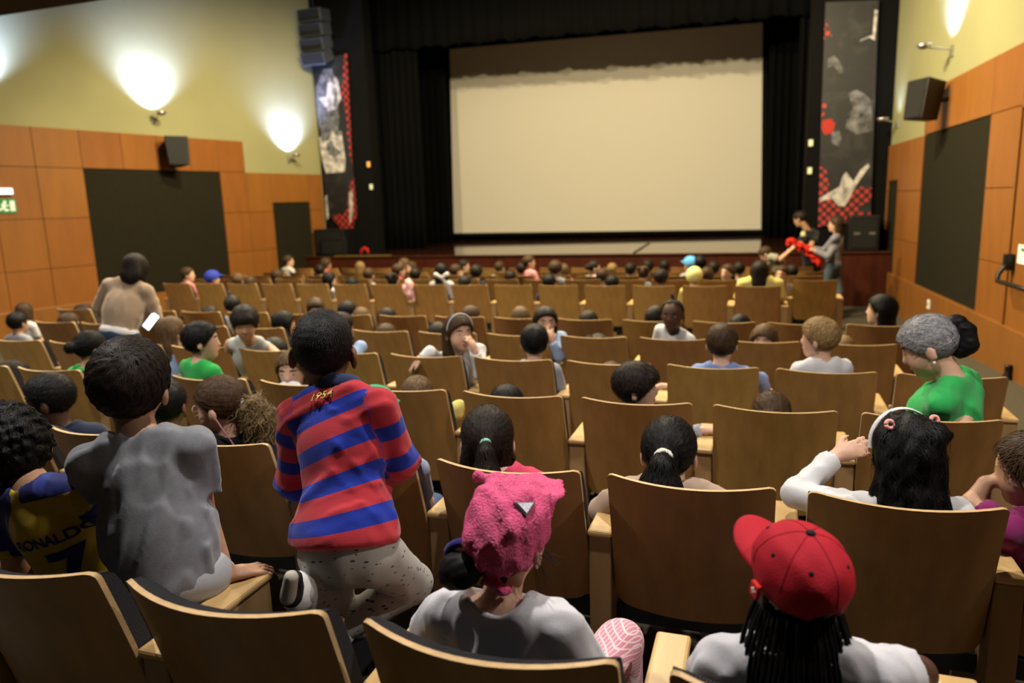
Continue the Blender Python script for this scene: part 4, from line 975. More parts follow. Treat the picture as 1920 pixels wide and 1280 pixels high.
hat = [dict(hd.skull(.019), cut=[hd.plane((0, .085, .030), (0, .50, -.86))]), hd.ell((0, .012, .075), (.080, .085, .050), .03), hd.cone((-.045, .085, .045), (.045, .085, .045), .014, .014, .02),
       hd.ell((0, .118, .060), (.070, .062, .013), .012, Matrix.Rotation(-.05, 3, 'X')),
       hd.cone((-.06, .055, .095), (-.122, .06, .082), .015, .012, .012), hd.cone((-.03, -.02, .118), (.045, -.01, .112), .010, .012, .02), hd.cone((.045, -.01, .112), (.06, -.07, .075), .012, .008, .02),
       hd.cone((-.015, -.098, -.045), (.045, -.085, -.060), .012, .012, .01)]
hsub = [hd.ell((-.045, -.13, -.035), (.048, .06, .046), .012)]
dsp = lambda X, Y, Z: sinfield(None, .0035, 85, 3)(X, Y, Z) + sinfield(None, .0012, 620, 5)(X, Y, Z)
V, F = surface(hat, .0038, hsub, (), dsp); ho = mesh_obj('sequin_cap', V, F, PINK, q_['body'], q_['org'])
NAVYB = cloth('scrunchie_navy', (.025, .02, .16))
b_ = MB(); b_.tube([hd.p(-.048 + .040 * math.cos(a), -.094 + .010 * math.cos(a), -.012 + .040 * math.sin(a)) for a in [6.3 * i / 20 for i in range(21)]], .0095, 8); b_.build('scrunchie', NAVYB, q_['body'], True, origin=q_['org'])
# triangular silver patch sewn on the cap
def hit_px(px, py, Y, f):
    d_ = A3(ray(px, py)); d_ = d_ / np.linalg.norm(d_); P = (A3(at(px, py, Y)) - d_ * .2)[None, :]
    for _ in range(80): P = P + d_ * np.clip(f(P.astype(np.float32)), -.01, .01)[:, None]
    return P[0]
fh = lambda P: field_at(hat, P, hsub, (), None)
tri = [hit_px(*c_, 1.30, fh) for c_ in ((962, 944), (1003, 943), (986, 970))]; cc = sum(tri) / 3; nn = unit(np.cross(tri[2] - tri[0], tri[1] - tri[0])); nn = nn if float(nn @ (V3(0, 0, H) - cc)) > 0 else -nn
for nm, sc, mt, pu in (('patch_border', 1.0, mat('patch_dark', (.04, .04, .06), .5, .3), .004), ('patch', .74, mat('patch_silver', (.5, .5, .56), .35, .5, noise=((300, 300, 300), .5)), .007)):
    b_ = MB(); f = [cc + (p - cc) * sc + nn * (pu + .002) for p in tri]; k_ = [p - nn * .014 for p in f]
    b_.add(f + k_, [(0, 1, 2), (5, 4, 3), (0, 3, 4, 1), (1, 4, 5, 2), (2, 5, 3, 0)]); b_.build(nm, mt, ho if False else q_['body'], origin=q_['org'])
# wispy hairs by her ear
b_ = MB()
for i in range(26):
    a0 = hd.p(.074, -.01 + R.uniform(-.02, .02), .0 + R.uniform(-.02, .01)); d_ = hd.M @ V3(R.uniform(.02, .05), R.uniform(-.03, .02), R.uniform(-.05, .02))
    b_.tube([a0, a0 + d_ * .5 + V3(0, 0, R.uniform(0, .01)), a0 + d_], .00045, 3, caps=False)
b_.build('loose_hairs', hair_mat('black'), q_['body'], origin=q_['org'])
# ---- girl with the red cap and long braids
RG = 'girl in a red baseball cap with long black braids'
REDC = mat('red_cotton', (.40, .011, .024), .75, .2, bump=(300, .2)); BLK = mat('black_stitch', (.01, .01, .012), .7, .2)
person(RG, at(1490, 1092, 1.29), yaw=34, pitch=13, roll=0, hs=.88, s=1.08, h=.0058, skin='dark', hair=('pony', 'black'),
       neck=(.085, 1.27, .838), pelvis=(.10, 1.36, .47), tyaw=4, shirt=WHITE_T, sleeve='cap', pants=cloth('black_trousers', (.015, .015, .018)), wr_amp=.008, hem=.05, seed=17, sh_w=.135, sub_neck=.06,
       L=((-.085, 1.34, .62), (-.03, 1.52, .58)), Rr=(at(1722, 1262, 1.42), (.24, 1.55, .57)), hairfn=lambda hd: ([dict(hd.skull(.007), cut=[hd.plane((0, .07, .06), (0, .7, -.68))]), hd.ell((0, -.05, -.07), (.066, .036, .05), .03)], .007))
q_ = PER[RG]; hd = q_['hd']
crown = [dict(hd.skull(.013), cut=[hd.plane((0, .10, .022), (0, .16, -.99))]), dict(hd.ell((0, -.012, .052), (.082, .100, .075), .03), cut=[hd.plane((0, .10, .022), (0, .16, -.99))])]
dsp = sinfield(None, .0012, 70, 8)
hsub = [hd.ell((0, -.115, -.004), (.034, .04, .026), .006)]
V, F = surface(crown, .004, hsub, (), dsp); cap_o = mesh_obj('cap_crown', V, F, REDC, q_['body'], q_['org'])
# brim: curved thin visor
b_ = MB(); rows = []
for t in [i / 8 for i in range(9)]:
    row = []
    for a in [-1 + 2 * j / 16 for j in range(17)]:
        x = .074 * a * (1 - .06 * t); base = .040 + .040 * math.sqrt(max(0, 1 - a * a)); y = base + t * .105 * math.sqrt(max(0, 1 - (a * .97) ** 2)) ** .6; row.append(hd.p(x, y, (.036 - .020 * a * a - .006 * t)))
    rows.append(row)
b_.grid(rows); br = b_.build('visor', REDC, q_['body'], True, origin=q_['org']); md = br.modifiers.new('solid', 'SOLIDIFY'); md.thickness = .004; md.offset = 0
def on_crown(x, y, z, r, m_, nm, sq=.4):
    d_ = hd.M @ unit((x, y, z)); P = (hd.p(0, -.01, .035) + d_ * .16)[None, :]
    for _ in range(40): P = P - d_ * np.clip(field_at(crown, P.astype(np.float32), (), (), dsp), -.02, .02)[:, None]
    V, F = sphere_mesh((0, 0, 0), (r, r, r * sq), 6); Q = np.array(Vector(d_).to_track_quat('Z', 'Y').to_matrix(), np.float32); mesh_obj(nm, V @ Q.T + P[0], F, m_, q_['body'], q_['org'])
SEAM = mat('red_seam', (.20, .006, .012), .8, .15)
for a in range(0, 360, 60):
    pts = []
    for t in [i / 9 for i in range(10)]:
        th = .10 + t * 1.42; d_ = hd.M @ V3(math.sin(math.radians(a)) * math.sin(th), math.cos(math.radians(a)) * math.sin(th), math.cos(th)); P = (hd.p(0, -.01, .035) + d_ * .16)[None, :]
        for _ in range(40): P = P - d_ * np.clip(field_at(crown, P.astype(np.float32), (), (), dsp), -.02, .02)[:, None]
        pts.append(P[0])
    b_ = MB(); b_.tube(pts, .0011, 5); b_.build('seam', SEAM, q_['body'], True, origin=q_['org'])
on_crown(0, -.02, 1, .0085, BLK, 'cap_button', .7)
for a in (0, 60, 120, 180, 240, 300): on_crown(math.sin(math.radians(a + 30)) * .8, math.cos(math.radians(a + 30)) * .8, .62, .0042, BLK, 'eyelet', .5)
for a in range(-3, 4): on_crown(math.sin(a * .13), math.cos(a * .13), .10, .0042, mat('silver_stud', (.6, .58, .5), .3, .5, metal=.7), 'metal_letter', .6)
b_ = MB()                                                                  # small red side tab with a white cross
tp = hd.p(-.099, -.01, .012); ux, uz = hd.M @ V3(0, 1, 0), hd.M @ V3(0, 0, 1); un = hd.M @ V3(-1, 0, 0)
def plate(q, c, w_, h_, o0, o1): q.add([c + ux * sx_ * w_ + uz * sz_ * h_ + un * o_ for o_ in (o0, o1) for sx_, sz_ in ((-1, -1), (1, -1), (1, 1), (-1, 1))], [(0, 1, 2, 3), (7, 6, 5, 4), (0, 4, 5, 1), (1, 5, 6, 2), (2, 6, 7, 3), (3, 7, 4, 0)])
plate(b_, tp, .010, .013, -.004, .004); b_.build('side_tab', mat('tab_red', (.7, .02, .02), .6, .2), q_['body'], origin=q_['org'])
b_ = MB(); plate(b_, tp, .006, .0018, .004, .005); plate(b_, tp, .0018, .006, .004, .0052); b_.build('tab_cross', mat('tab_white', (.8, .8, .8), .6, .2), q_['body'], origin=q_['org'])
# braids: twisted ropes falling from the nape and the sides
BRAIDM = hair_mat('black')
for i in range(34):
    fr = i / 33; ang = math.radians(-105 + 210 * fr); x = math.sin(ang) * .074; y = -math.cos(ang) * .075 - .012
    a0 = hd.p(x, y, -.012 + R.uniform(-.008, .008)); out = unit(hd.M @ V3(x, y, 0)); ln = R.uniform(.26, .36); b_ = MB(); pts = []; rr = []
    side_ = np.sign(x) * (.035 if abs(x) > .05 else .01)
    for j in range(15):
        t = j / 14; p = a0 + out * (.030 * math.sin(min(1, t * 2.2) * 1.57) + R.uniform(-.0015, .0015)) + V3(side_ * t * .4, -.010 * t, -ln * t); p[1] = max(p[1], 1.168 if p[2] < .80 else 1.10); pts.append(p); rr.append(.0046 * (1 + .22 * (-1) ** j) * (1 - .3 * t))
    b_.tube(pts, rr, 6); b_.build('braid', BRAIDM, q_['body'], True, origin=q_['org'])
# ---- boy in the football shirt
def jersey(V, at_, M, pel, La, Ra):
    loc = (V - pel) @ M; sw = .1375; u = loc[:, 0] / sw; v = loc[:, 2] / float(np.linalg.norm(at_(0, 0, 1) - at_(0, 0, 0)))
    t = np.minimum(np.minimum((u + .5), (.95 - v) * 1.6), .55 - np.hypot(np.clip(-u + .05, 0, 9), np.clip(v - .55, 0, 9) * 1.5))
    t = np.where((np.abs(u + .05) < .12) & (v > .8), .1, t)
    for sh_, (e_, w_) in (La, Ra):
        d, q = arm_t(V, sh_, e_, w_); far = (np.abs(u) > .95) & (q > .03)
        t = np.where((d < .06) & far, .018 - np.abs(q - .125), t)
    return {'zone': t}
JERSEY = attr_mat('cloth_football_shirt', 'zone', lambda nt, f: two_tone(nt, f, (.018, .030, .20), (.62, .42, .025), 0.0), .6)
JB = 'boy in a blue and yellow football shirt at the left edge'
person(JB, at(20, 850, 1.36), yaw=72, pitch=-14, roll=-10, hs=1.08, s=1.10, h=.0062, skin='tan', hair=('curly', 'black'), nhair=5500, hair_len=.035, hair_w=.0024,
       neck=at(62, 905, 1.33), pelvis=at(168, 1112, 1.38), tyaw=26, shirt=JERSEY, sleeve='short', pants=cloth('navy_short', (.02, .03, .08)), wr_amp=.005, hem=.05, seed=23, attr=jersey, shw_up=(1, .02, .42), sub_neck=.055,
       L=(at(30, 1062, 1.34), at(10, 1050, 1.50)), Rr=(at(215, 985, 1.46), at(190, 1010, 1.58)), kn=((-1.78, 1.68, .5), (-1.62, 1.68, .5)))
q_ = PER[JB]; NAVYP = mat('navy_print', (.018, .028, .16), .6, .2)
decal(q_, 'RONALDO', .040, q_['at'](.42, -.6, .60), q_['rt'], q_['up'], NAVYP, 'shirt_name', .0025, -q_['fw'], 1.0, .0010)
decal(q_, '7', .17, q_['at'](.48, -.6, .30), q_['rt'], q_['up'], NAVYP, 'shirt_number', .0025, -q_['fw'], 1.0, .004)
# ---- child at the right edge, only arm, hair and purple shirt in view
OCC.update([(1, k) for k in range(-4, 4)])
PURP = cloth('magenta', (.20, .015, .10))
person('child in magenta cut by the right edge of the photo', (at(1935, 885, 2.36)), yaw=60, pitch=-8, hs=1.0, s=1.05, h=.0085, skin='tan', hair=('long', 'brown'), nhair=1200, shirt=PURP, sleeve='short', pants=cloth('blue_jeans', (.05, .08, .16)),
       tyaw=25, L=(at(1822, 945, 2.36), at(1848, 905, 2.40)), handL=((1, .15, .25), (.2, -.5, -1), .55, 1), wr_amp=.003)
# ================================================================ SITTERS OF THE SECOND TO SIXTH ROW
def seat_k(r, x): return int(round((x - ROWS[r][0]) / .56))
def sit(label, r, px, py, dy=.22, **kw):
    p = at(px, py, ROWS[r][1] + dy); p.z -= .022 * kw.get('hs', 1); k = seat_k(r, p.x)
    if ROWS[r][3] <= k <= ROWS[r][4]: OCC.add((r, k))
    kw.setdefault('floor', ROWS[r][2]); kw.setdefault('h', .0088 if r == 1 else .0115 if r < 4 else .0135)
    kw.setdefault('pants', JEANS)
    if r < 5 and not kw.get('nhair') and kw.get('hair') and kw['hair'][0] not in ('afro', 'buzz'): kw['nhair'] = 450; kw.setdefault('flow', down_flow if kw['hair'][0] in ('long', 'bob') else None)
    return person(label, p, **kw)
def arm_px(r, dy, *pts): return tuple(at(x, y, ROWS[r][1] + d_) for (x, y), d_ in zip(pts, dy))
JEANS = cloth('blue_jeans', (.05, .08, .16)); C_ = lambda n, c: cloth(n, c)
WHITE_LS = C_('white_cotton', (.60, .60, .62)); GREENT = C_('green_tee', (.02, .33, .06)); LBLUE = C_('light_blue', (.30, .42, .66)); NAVYT = C_('navy_tee', (.02, .028, .055)); BLACKT = C_('black_tee', (.010, .010, .012))
BEIGE = C_('beige_knit', (.40, .29, .21)); PINKT = C_('pink_tee', (.60, .05, .12)); GREYS = C_('grey_shirt', (.30, .31, .36)); BLUES = C_('blue_shirt', (.17, .24, .46)); YEL = C_('yellow_tee', (.65, .56, .18)); LILAC = C_('lilac_grey', (.22, .22, .27)); ORG = C_('orange_tee', (.60, .25, .05)); REDT = C_('red_tee', (.45, .03, .03)); ROSE = C_('rose_tee', (.75, .28, .32))
def ring(per, c, ax, rad, tube_r, m_, nm):
    q = MB(); ax = unit(ax); a = unit(np.cross(ax, (0, 0, 1) if abs(ax[2]) < .9 else (1, 0, 0))); b = np.cross(ax, a)
    q.tube([A3(c) + a * rad * math.cos(t) + b * rad * math.sin(t) for t in [2 * math.pi * i / 14 for i in range(15)]], tube_r, 7); q.build(nm, m_, per['body'], True, origin=per['org'])
# ---- second row
lab = 'girl with long wavy black hair and a white headband raising her hand'
def wavy(hd):
    return ([dict(hd.skull(.012), cut=[hd.plane((0, .07, .06), (0, .76, -.65))]), hd.ell((0, -.05, -.06), (.086, .052, .12), .03), hd.ell((.01, -.06, -.17), (.092, .048, .10), .04), hd.cone((.066, -.01, .0), (.082, -.01, -.18), .03, .024, .03), hd.cone((-.066, -.02, .0), (-.074, -.03, -.17), .022, .022, .03), hd.ell((.045, -.06, .075), (.035, .035, .03), .02)], .012)
sit(lab, 1, 1700, 838, .24, yaw=14, pitch=-4, hs=1.04, s=1.08, skin='light', hair=('wavy', 'black'), hairfn=wavy, nhair=5200, hair_len=.10, flow=down_flow, shirt=WHITE_LS, sleeve='long', wr_amp=.008, tyaw=5,
    L=(at(1492, 925, 2.36), at(1565, 856, 2.46)), handL=((.75, .1, .35), (.3, .9, -.2), .3, -1), Rr=None)
q_ = PER[lab]; hd = q_['hd']
b_ = MB(); b_.grid([[hd.p(math.sin(a) * (.0835 + o), .030 + w_, .030 + math.cos(a) * (.0925 + o)) for o, w_ in ((0, -.008), (.006, -.008), (.006, .008), (0, .008))] for a in [-1.75 + 3.5 * i / 22 for i in range(23)]], 0, True); b_.build('headband', mat('band_white', (.7, .7, .72), .5, .3), q_['body'], True, origin=q_['org'])
for c_ in ((-.062, -.035, .095), (.058, -.03, .105)): ring(q_, hd.p(*c_), hd.M @ V3(.2, -1, .3), .011, .006, mat('tie_pink', (.75, .35, .33), .7, .2), 'hair_tie')
lab = 'girl with a black ponytail tied by a cream scrunchie, beige sweater'
TIE = (0, -.098, .03)
sit(lab, 1, 1255, 838, .26, yaw=-2, pitch=2, hs=1.08, s=1.12, neck=at(1258, 898, 2.26), skin='light', hair=('pony', 'black'), nhair=4200, hair_len=.10, flow=tie_flow(TIE), shirt=BEIGE, sleeve='long', wr_amp=.008,
    hairfn=lambda hd: ([dict(hd.skull(.010), cut=[hd.plane((0, .07, .06), (0, .70, -.71))])] + hd.chain([(0, -.090, .032), (0, -.112, .030), (0, -.128, .012), (-.005, -.132, -.05), (.01, -.125, -.14), (.02, -.115, -.22)], [.024, .016, .034, .058, .062, .03], .014), .01), L=(at(1128, 955, 2.32), at(1180, 975, 2.45)))
q_ = PER[lab]; ring(q_, q_['hd'].p(0, -.112, .032), q_['hd'].M @ V3(0, 1, -.3), .020, .012, mat('tie_cream', (.75, .72, .60), .8, .2), 'scrunchie')
lab = 'girl with a dark brown ponytail in a mint hair tie, pink top'
sit(lab, 1, 914, 816, .26, yaw=18, pitch=2, hs=1.14, s=1.12, neck=at(928, 872, 2.26), skin='light', hair=('pony', 'dark'), nhair=4200, hair_len=.10, flow=tie_flow((0, -.098, .035)), shirt=PINKT, sleeve='short', wr_amp=.006, sub_neck=.06,
    hairfn=lambda hd: ([dict(hd.skull(.010), cut=[hd.plane((0, .07, .06), (0, .70, -.71))]), hd.ell((0, -.05, -.06), (.075, .04, .09), .03)] + hd.chain([(0, -.092, .04), (0, -.114, .036), (0, -.128, .018), (0, -.138, -.05), (-.02, -.128, -.14), (-.03, -.115, -.20)], [.018, .011, .022, .040, .055, .03], .012) + [hd.cone((-.06, -.03, -.05), (-.078, -.04, -.18), .022, .02, .03), hd.cone((.06, -.03, -.05), (.07, -.03, -.15), .02, .014, .03)], .01))
q_ = PER[lab]; ring(q_, q_['hd'].p(0, -.114, .037), q_['hd'].M @ V3(0, 1, -.3), .013, .0085, mat('tie_mint', (.30, .62, .50), .6, .3), 'hair_tie')
lab = 'girl with glasses and a curly light brown ponytail, black top'
sit(lab, 1, 413, 752, .22, yaw=98, pitch=-10, hs=1.06, s=1.06, skin='light', hair=('pony', 'brown'), nhair=4500, hair_len=.07, face=True, shirt=BLACKT, sleeve='short', flow=tie_flow((0, -.096, .0)),
    hairfn=lambda hd: ([dict(hd.skull(.010), cut=[hd.plane((0, .07, .06), (0, .70, -.71))])], .01))
q_ = PER[lab]; hd = q_['hd']
V, F = surface(hd.chain([(0, -.096, .0), (.0, -.125, -.02), (.005, -.145, -.08), (.01, -.15, -.15), (0, -.145, -.20)], [.022, .045, .055, .05, .022], .02), .007, (), (), sinfield(None, .007, 130, 4))
V2, F2 = strands(V, F, lambda P: np.tile(V3(-.1, -.2, -1), (len(P), 1)), 1600, .06, .003, 5, curl=.008, jitter=.5, lift=.003); mesh_obj('curly_ponytail', np.r_[V, V2], np.r_[F, F2 + len(V)], hair_mat('blond'), q_['body'], q_['org'])
ring(q_, hd.p(0, -.102, .0), hd.M @ V3(0, 1, .2), .022, .010, mat('tie_white', (.75, .75, .75), .7, .2), 'scrunchie')
FR = mat('glasses_frame', (.55, .50, .45), .25, .5, metal=.6)
b_ = MB()
for sx in (-1, 1):
    b_.tube([hd.p(sx * .031 + .023 * math.cos(t), .088 - .006 * abs(math.cos(t)), .006 + .019 * math.sin(t)) for t in [2 * math.pi * i / 16 for i in range(17)]], .0013, 5); b_.tube([hd.p(sx * .054, .082, .010), hd.p(sx * .078, .0, .008), hd.p(sx * .079, -.02, -.002)], .0014, 5)
b_.tube([hd.p(-.009, .089, .008), hd.p(.009, .089, .008)], .0013, 5); b_.build('glasses', FR, q_['body'], True, origin=q_['org'])
b_ = MB(); b_.tube([hd.p(-.079, -.012, .0), hd.p(-.074, -.03, -.06), hd.p(-.06, -.045, -.12), hd.p(-.05, -.06, -.19)], .003, 6); b_.build('glasses_cord', mat('cord_beads', (.65, .25, .33), .5, .3, noise=((0, 0, 220), .6)), q_['body'], True, origin=q_['org'])
lab = 'dark-skinned child with short black hair and navy top turned to the left'
sit(lab, 1, 92, 742, .24, yaw=116, pitch=-6, hs=1.06, s=1.12, skin='dark', hair=('crop', 'black'), nhair=1500, hair_len=.012, shirt=NAVYT, face=True)
lab = 'child in a green cap mostly hidden behind the striped boy'
sit(lab, 1, 704, 772, .30, yaw=10, s=1.0, hs=1.0, h=.0105, skin='light', hair=('short', 'brown'), shirt=LBLUE, sleeve='long', Rr=(at(785, 880, 2.40), at(800, 930, 2.50)))
q_ = PER[lab]; hd = q_['hd']; V, F = surface([dict(hd.skull(.020), cut=[hd.plane((0, .08, .02), (0, .4, -.9))]), hd.ell((0, .12, .03), (.06, .05, .010), .01)], .008); mesh_obj('cap', V, F, C_('cap_green', (.01, .30, .14)), q_['body'], q_['org'])
# ---- third row
sit('boy with a dark fringe looking right in profile', 2, 1194, 719, .20, yaw=-80, pitch=0, hs=1.0, skin='light', hair=('mop', 'dark'), nhair=1800, face=True, shirt=GREYS, sleeve='long', Rr=(at(1285, 815, 3.32), at(1318, 806, 3.30)), handR=((1, .3, -.05), (0, 0, -1), .15))
sit('child with brown hair in a low bun behind the third row', 2, 1446, 772, .22, yaw=0, hs=1.0, skin='light', hair=('bun', 'brown'), nhair=1400, flow=tie_flow((0, -.1, .02)), shirt=GREYS)
sit('child with smooth black hair between the two ponytail girls', 2, 950, 757, .22, yaw=14, hs=1.0, skin='tan', hair=('bob', 'black'), nhair=1400, flow=down_flow, shirt=NAVYT)
sit('boy with short light brown hair right of the striped boy', 2, 783, 740, .22, yaw=12, hs=1.0, skin='light', hair=('short', 'light'), nhair=1600, shirt=GREYS)
lab = 'small girl turned round with a white cloth over her mouth'
sit(lab, 2, 548, 690, .16, yaw=196, pitch=-4, hs=.98, s=.98, skin='light', hair=('long', 'light'), nhair=1500, flow=down_flow, face=True, shirt=GREENT, sleeve='short', tyaw=150)
q_ = PER[lab]; hd = q_['hd']; V, F = surface([hd.ell((0, .072, -.058), (.060, .040, .034), .01), hd.ell((-.02, .085, -.075), (.045, .03, .03), .02)], .007, (), (), sinfield(None, .002, 90, 2)); mesh_obj('white_cloth', V, F, WHITE_LS, q_['body'], q_['org'])
lab = 'grey-haired woman in a green T-shirt with a ponytail, head bent'
def gpony(hd): return ([dict(hd.skull(.011), cut=[hd.plane((0, .076, .052), (0, .76, -.65))])], .011)
sit(lab, 2, 1742, 640, .36, yaw=74, pitch=-26, hs=1.16, s=1.42, h=.0088, skin='light', hair=('pony', 'grey'), hairfn=gpony, nhair=5000, hair_w=.0036, hair_len=.12, flow=tie_flow((0, -.1, .02)), face=True, shirt=C_('bright_green', (.03, .38, .09)), sleeve='short', wr_amp=.008,
    neck=at(1784, 704, 3.38), pelvis=at(1790, 935, 3.40), tyaw=62, L=(at(1750, 800, 3.62), at(1690, 790, 3.78)), Rr=(at(1800, 812, 3.22), at(1745, 850, 3.45)), legs=False, sh_w=.120, hem=.0, shirt_extra=lambda at_, b, M: [ell(at_(0, .35, .62), (.15, .12, .17), M, .05), ell(at_(0, .25, .25), (.15, .14, .18), M, .05)])
q_ = PER[lab]; hd = q_['hd']
V, F = surface(chain([at(1778, 610, 3.36), at(1792, 606, 3.38), at(1806, 622, 3.38), at(1812, 645, 3.37), at(1800, 660, 3.36)], [.022, .034, .044, .042, .028], .02), .007, (), (), sinfield(None, .002, 120, 2)); mesh_obj('ponytail', V, F, hair_mat('black'), q_['body'], q_['org'])
ring(q_, hd.p(0, -.108, .022), hd.M @ V3(0, 1, 0), .020, .007, mat('tie_black', (.01, .01, .01), .7, .2), 'hair_tie')
V, F = sphere_mesh(hd.p(.080, -.008, -.046), .006, 6); mesh_obj('earring', V, F, mat('pearl', (.8, .8, .78), .2, .6), q_['body'], q_['org'])
V, F = sphere_mesh(hd.p(-.080, -.008, -.046), .006, 6); mesh_obj('earring', V, F, mat('pearl', (.8, .8, .78), .2, .6), q_['body'], q_['org'])
sit('child with dark brown hair low at the left edge, third row', 2, 26, 704, .22, yaw=-10, skin='tan', hair=('short', 'dark'), nhair=900, shirt=NAVYT)
sit('child with dark hair and green top peeking past the grey boy', 1, 312, 752, .42, yaw=20, skin='brown', hair=('short', 'black'), shirt=GREENT)
# ---- fourth row
sit('blond boy in a white T-shirt looking left', 3, 1536, 628, .18, yaw=66, pitch=0, hs=1.0, s=1.0, skin='light', hair=('short', 'blond'), nhair=1600, face=True, shirt=WHITE_LS, sleeve='short', wr_amp=.006, tyaw=20)
sit('boy with brown hair and blue shirt seen from behind', 3, 1354, 638, .18, yaw=-4, hs=1.0, s=1.05, skin='light', hair=('short', 'brown'), nhair=1200, shirt=BLUES, sleeve='long', wr_amp=.006, Rr=(at(1425, 712, 4.2), at(1435, 735, 4.3)))
sit('child whose brown hair just tops the fourth row', 3, 1146, 708, .22, yaw=0, skin='light', hair=('short', 'brown'), shirt=GREYS, Rr=(at(1215, 735, 4.28), at(1240, 724, 4.25)), handR=((1, .2, 0), (0, 0, -1), .2))
sit('dark-haired boy in a grey shirt beside the girl in white', 3, 1002, 637, .20, yaw=14, hs=1.0, skin='light', hair=('short', 'black'), nhair=1400, shirt=GREYS, sleeve='short')
lab = 'girl in white with wavy brown hair and headband, hand at her mouth'
sit(lab, 3, 860, 618, .14, yaw=-132, pitch=-2, hs=1.02, s=1.05, h=.0088, skin='light', hair=('long', 'brown'), nhair=2200, flow=down_flow, face=True, shirt=WHITE_LS, sleeve='long', wr_amp=.006, tyaw=-150,
    Rr=(at(806, 662, 3.95), at(790, 674, 3.90)), L=(at(900, 700, 4.02), at(891, 660, 3.97)), handL=((-.3, -.1, 1), (-.8, .2, -.2), .5, 1), handR=((-.7, -.4, -.5), (0, 0, -1), .5))
q_ = PER[lab]; hd = q_['hd']; b_ = MB(); b_.tube([hd.p(math.sin(a) * .0845, .02, .03 + math.cos(a) * .0925) for a in [-1.6 + 3.2 * i / 18 for i in range(19)]], .004, 6); b_.build('headband', mat('band_silver', (.55, .58, .62), .4, .4), q_['body'], True, origin=q_['org'])
sit('boy in a green T-shirt with dark hair looking right', 2, 378, 634, .18, yaw=-48, hs=.98, s=1.0, skin='light', hair=('short', 'black'), nhair=1500, face=True, shirt=GREENT, sleeve='short', wr_amp=.006)
lab = 'girl in green with a dark bun tied by a green scrunchie'
sit(lab, 2, 170, 648, .18, yaw=-14, pitch=-6, hs=.95, skin='tan', hair=('pony', 'black'), nhair=900, flow=tie_flow((0, -.1, .02)), shirt=GREENT, sleeve='short', hairfn=lambda hd: ([dict(hd.skull(.009), cut=[hd.plane((0, .07, .06), (0, .70, -.71))]), hd.ell((0, -.125, .02), (.034, .034, .034), .01)], .009), Rr=(at(212, 700, 3.35), at(216, 655, 3.42)))
q_ = PER[lab]; ring(q_, q_['hd'].p(0, -.100, .02), q_['hd'].M @ V3(0, 1, 0), .018, .010, mat('tie_green', (.05, .55, .10), .7, .2), 'scrunchie')
sit('child with round black hair left of the striped boy', 3, 515, 660, .22, yaw=0, skin='dark', hair=('afro', 'black'), shirt=NAVYT)
sit('dark-haired child with a light blue sleeve behind the striped boy', 3, 640, 612, .20, yaw=-20, skin='tan', hair=('short', 'dark'), shirt=LBLUE, sleeve='long', Rr=(at(676, 650, 4.15), at(650, 668, 4.3)))
# ---- fifth row
lab = 'dark-skinned girl in a white T-shirt turned to face us'
sit(lab, 4, 1261, 586, .12, yaw=172, pitch=-2, hs=1.0, s=1.0, skin='dark', hair=('topbun', 'black'), face=True, shirt=WHITE_LS, sleeve='short', tyaw=150, hairfn=lambda hd: ([dict(hd.skull(.0045), cut=[hd.plane((0, .035, .092), (0, .80, -.60))]), hd.cone((0, -.02, .105), (.005, -.02, .142), .016, .010, .01)], .0045))
sit('child with light brown hair peeking over the fifth row, eyes only', 4, 1433, 634, .12, yaw=168, hs=1.0, skin='light', hair=('bob', 'light'), face=True, shirt=GREYS, tyaw=120)
sit('child whose cropped blond hair tops the row beside the blond boy', 4, 1580, 652, .22, yaw=0, skin='light', hair=('buzz', 'blond'), shirt=GREYS)
sit('child with parted dark hair low in the fifth row', 4, 1122, 648, .22, yaw=0, skin='light', hair=('twobuns', 'dark'), shirt=GREYS)
lab = 'dark-haired girl in light blue with fingers at her lips'
sit(lab, 4, 1023, 599, .12, yaw=-156, pitch=-2, hs=1.02, s=1.0, skin='light', hair=('long', 'dark'), face=True, shirt=LBLUE, sleeve='long', tyaw=-150, L=(at(1048, 668, 5.0), at(1036, 640, 4.97)), handL=((-.2, 0, 1), (-.3, .8, 0), .5, 1))
sit('child with glossy brown hair low behind the fourth row', 4, 724, 628, .22, yaw=0, skin='light', hair=('short', 'brown'), shirt=GREYS)
lab = 'child wearing white headphones behind the girl in white'
sit(lab, 4, 822, 626, .22, yaw=10, skin='light', hair=('short', 'dark'), shirt=GREYS)
q_ = PER[lab]; ring(q_, q_['hd'].p(-.085, -.005, 0), q_['hd'].M @ V3(1, 0, 0), .022, .016, mat('band_white', (.7, .7, .72), .5, .3), 'ear_cup')
sit('boy in a white tank top turned round and looking down', 3, 459, 600, -.02, yaw=212, pitch=-18, hs=.98, s=1.02, h=.008, skin='tan', hair=('mop', 'dark'), nhair=900, face=True, shirt=C_('pale_tank', (.50, .52, .50)), sleeve='none', tyaw=200, neck=at(468, 636, 3.96), pelvis=at(472, 735, 4.27), L=(at(524, 668, 3.98), at(505, 700, 4.08)), Rr=(at(422, 668, 3.98), at(440, 700, 4.08)))
sit('child with straight dark hair and black top by the boy in the tank top', 4, 533, 604, .22, yaw=-40, skin='tan', hair=('bob', 'black'), shirt=BLACKT)
sit('girl with long light hair in a light blue top', 3, 322, 618, .14, yaw=-16, skin='light', hair=('long', 'light'), nhair=900, flow=down_flow, shirt=LBLUE)
sit('child with black hair at the far left of the fifth row', 4, 34, 602, .22, yaw=0, skin='tan', hair=('short', 'black'), shirt=GREYS)
sit('child with dark brown hair second from left in the fifth row', 4, 130, 604, .22, yaw=0, skin='light', hair=('short', 'brown'), shirt=GREYS)
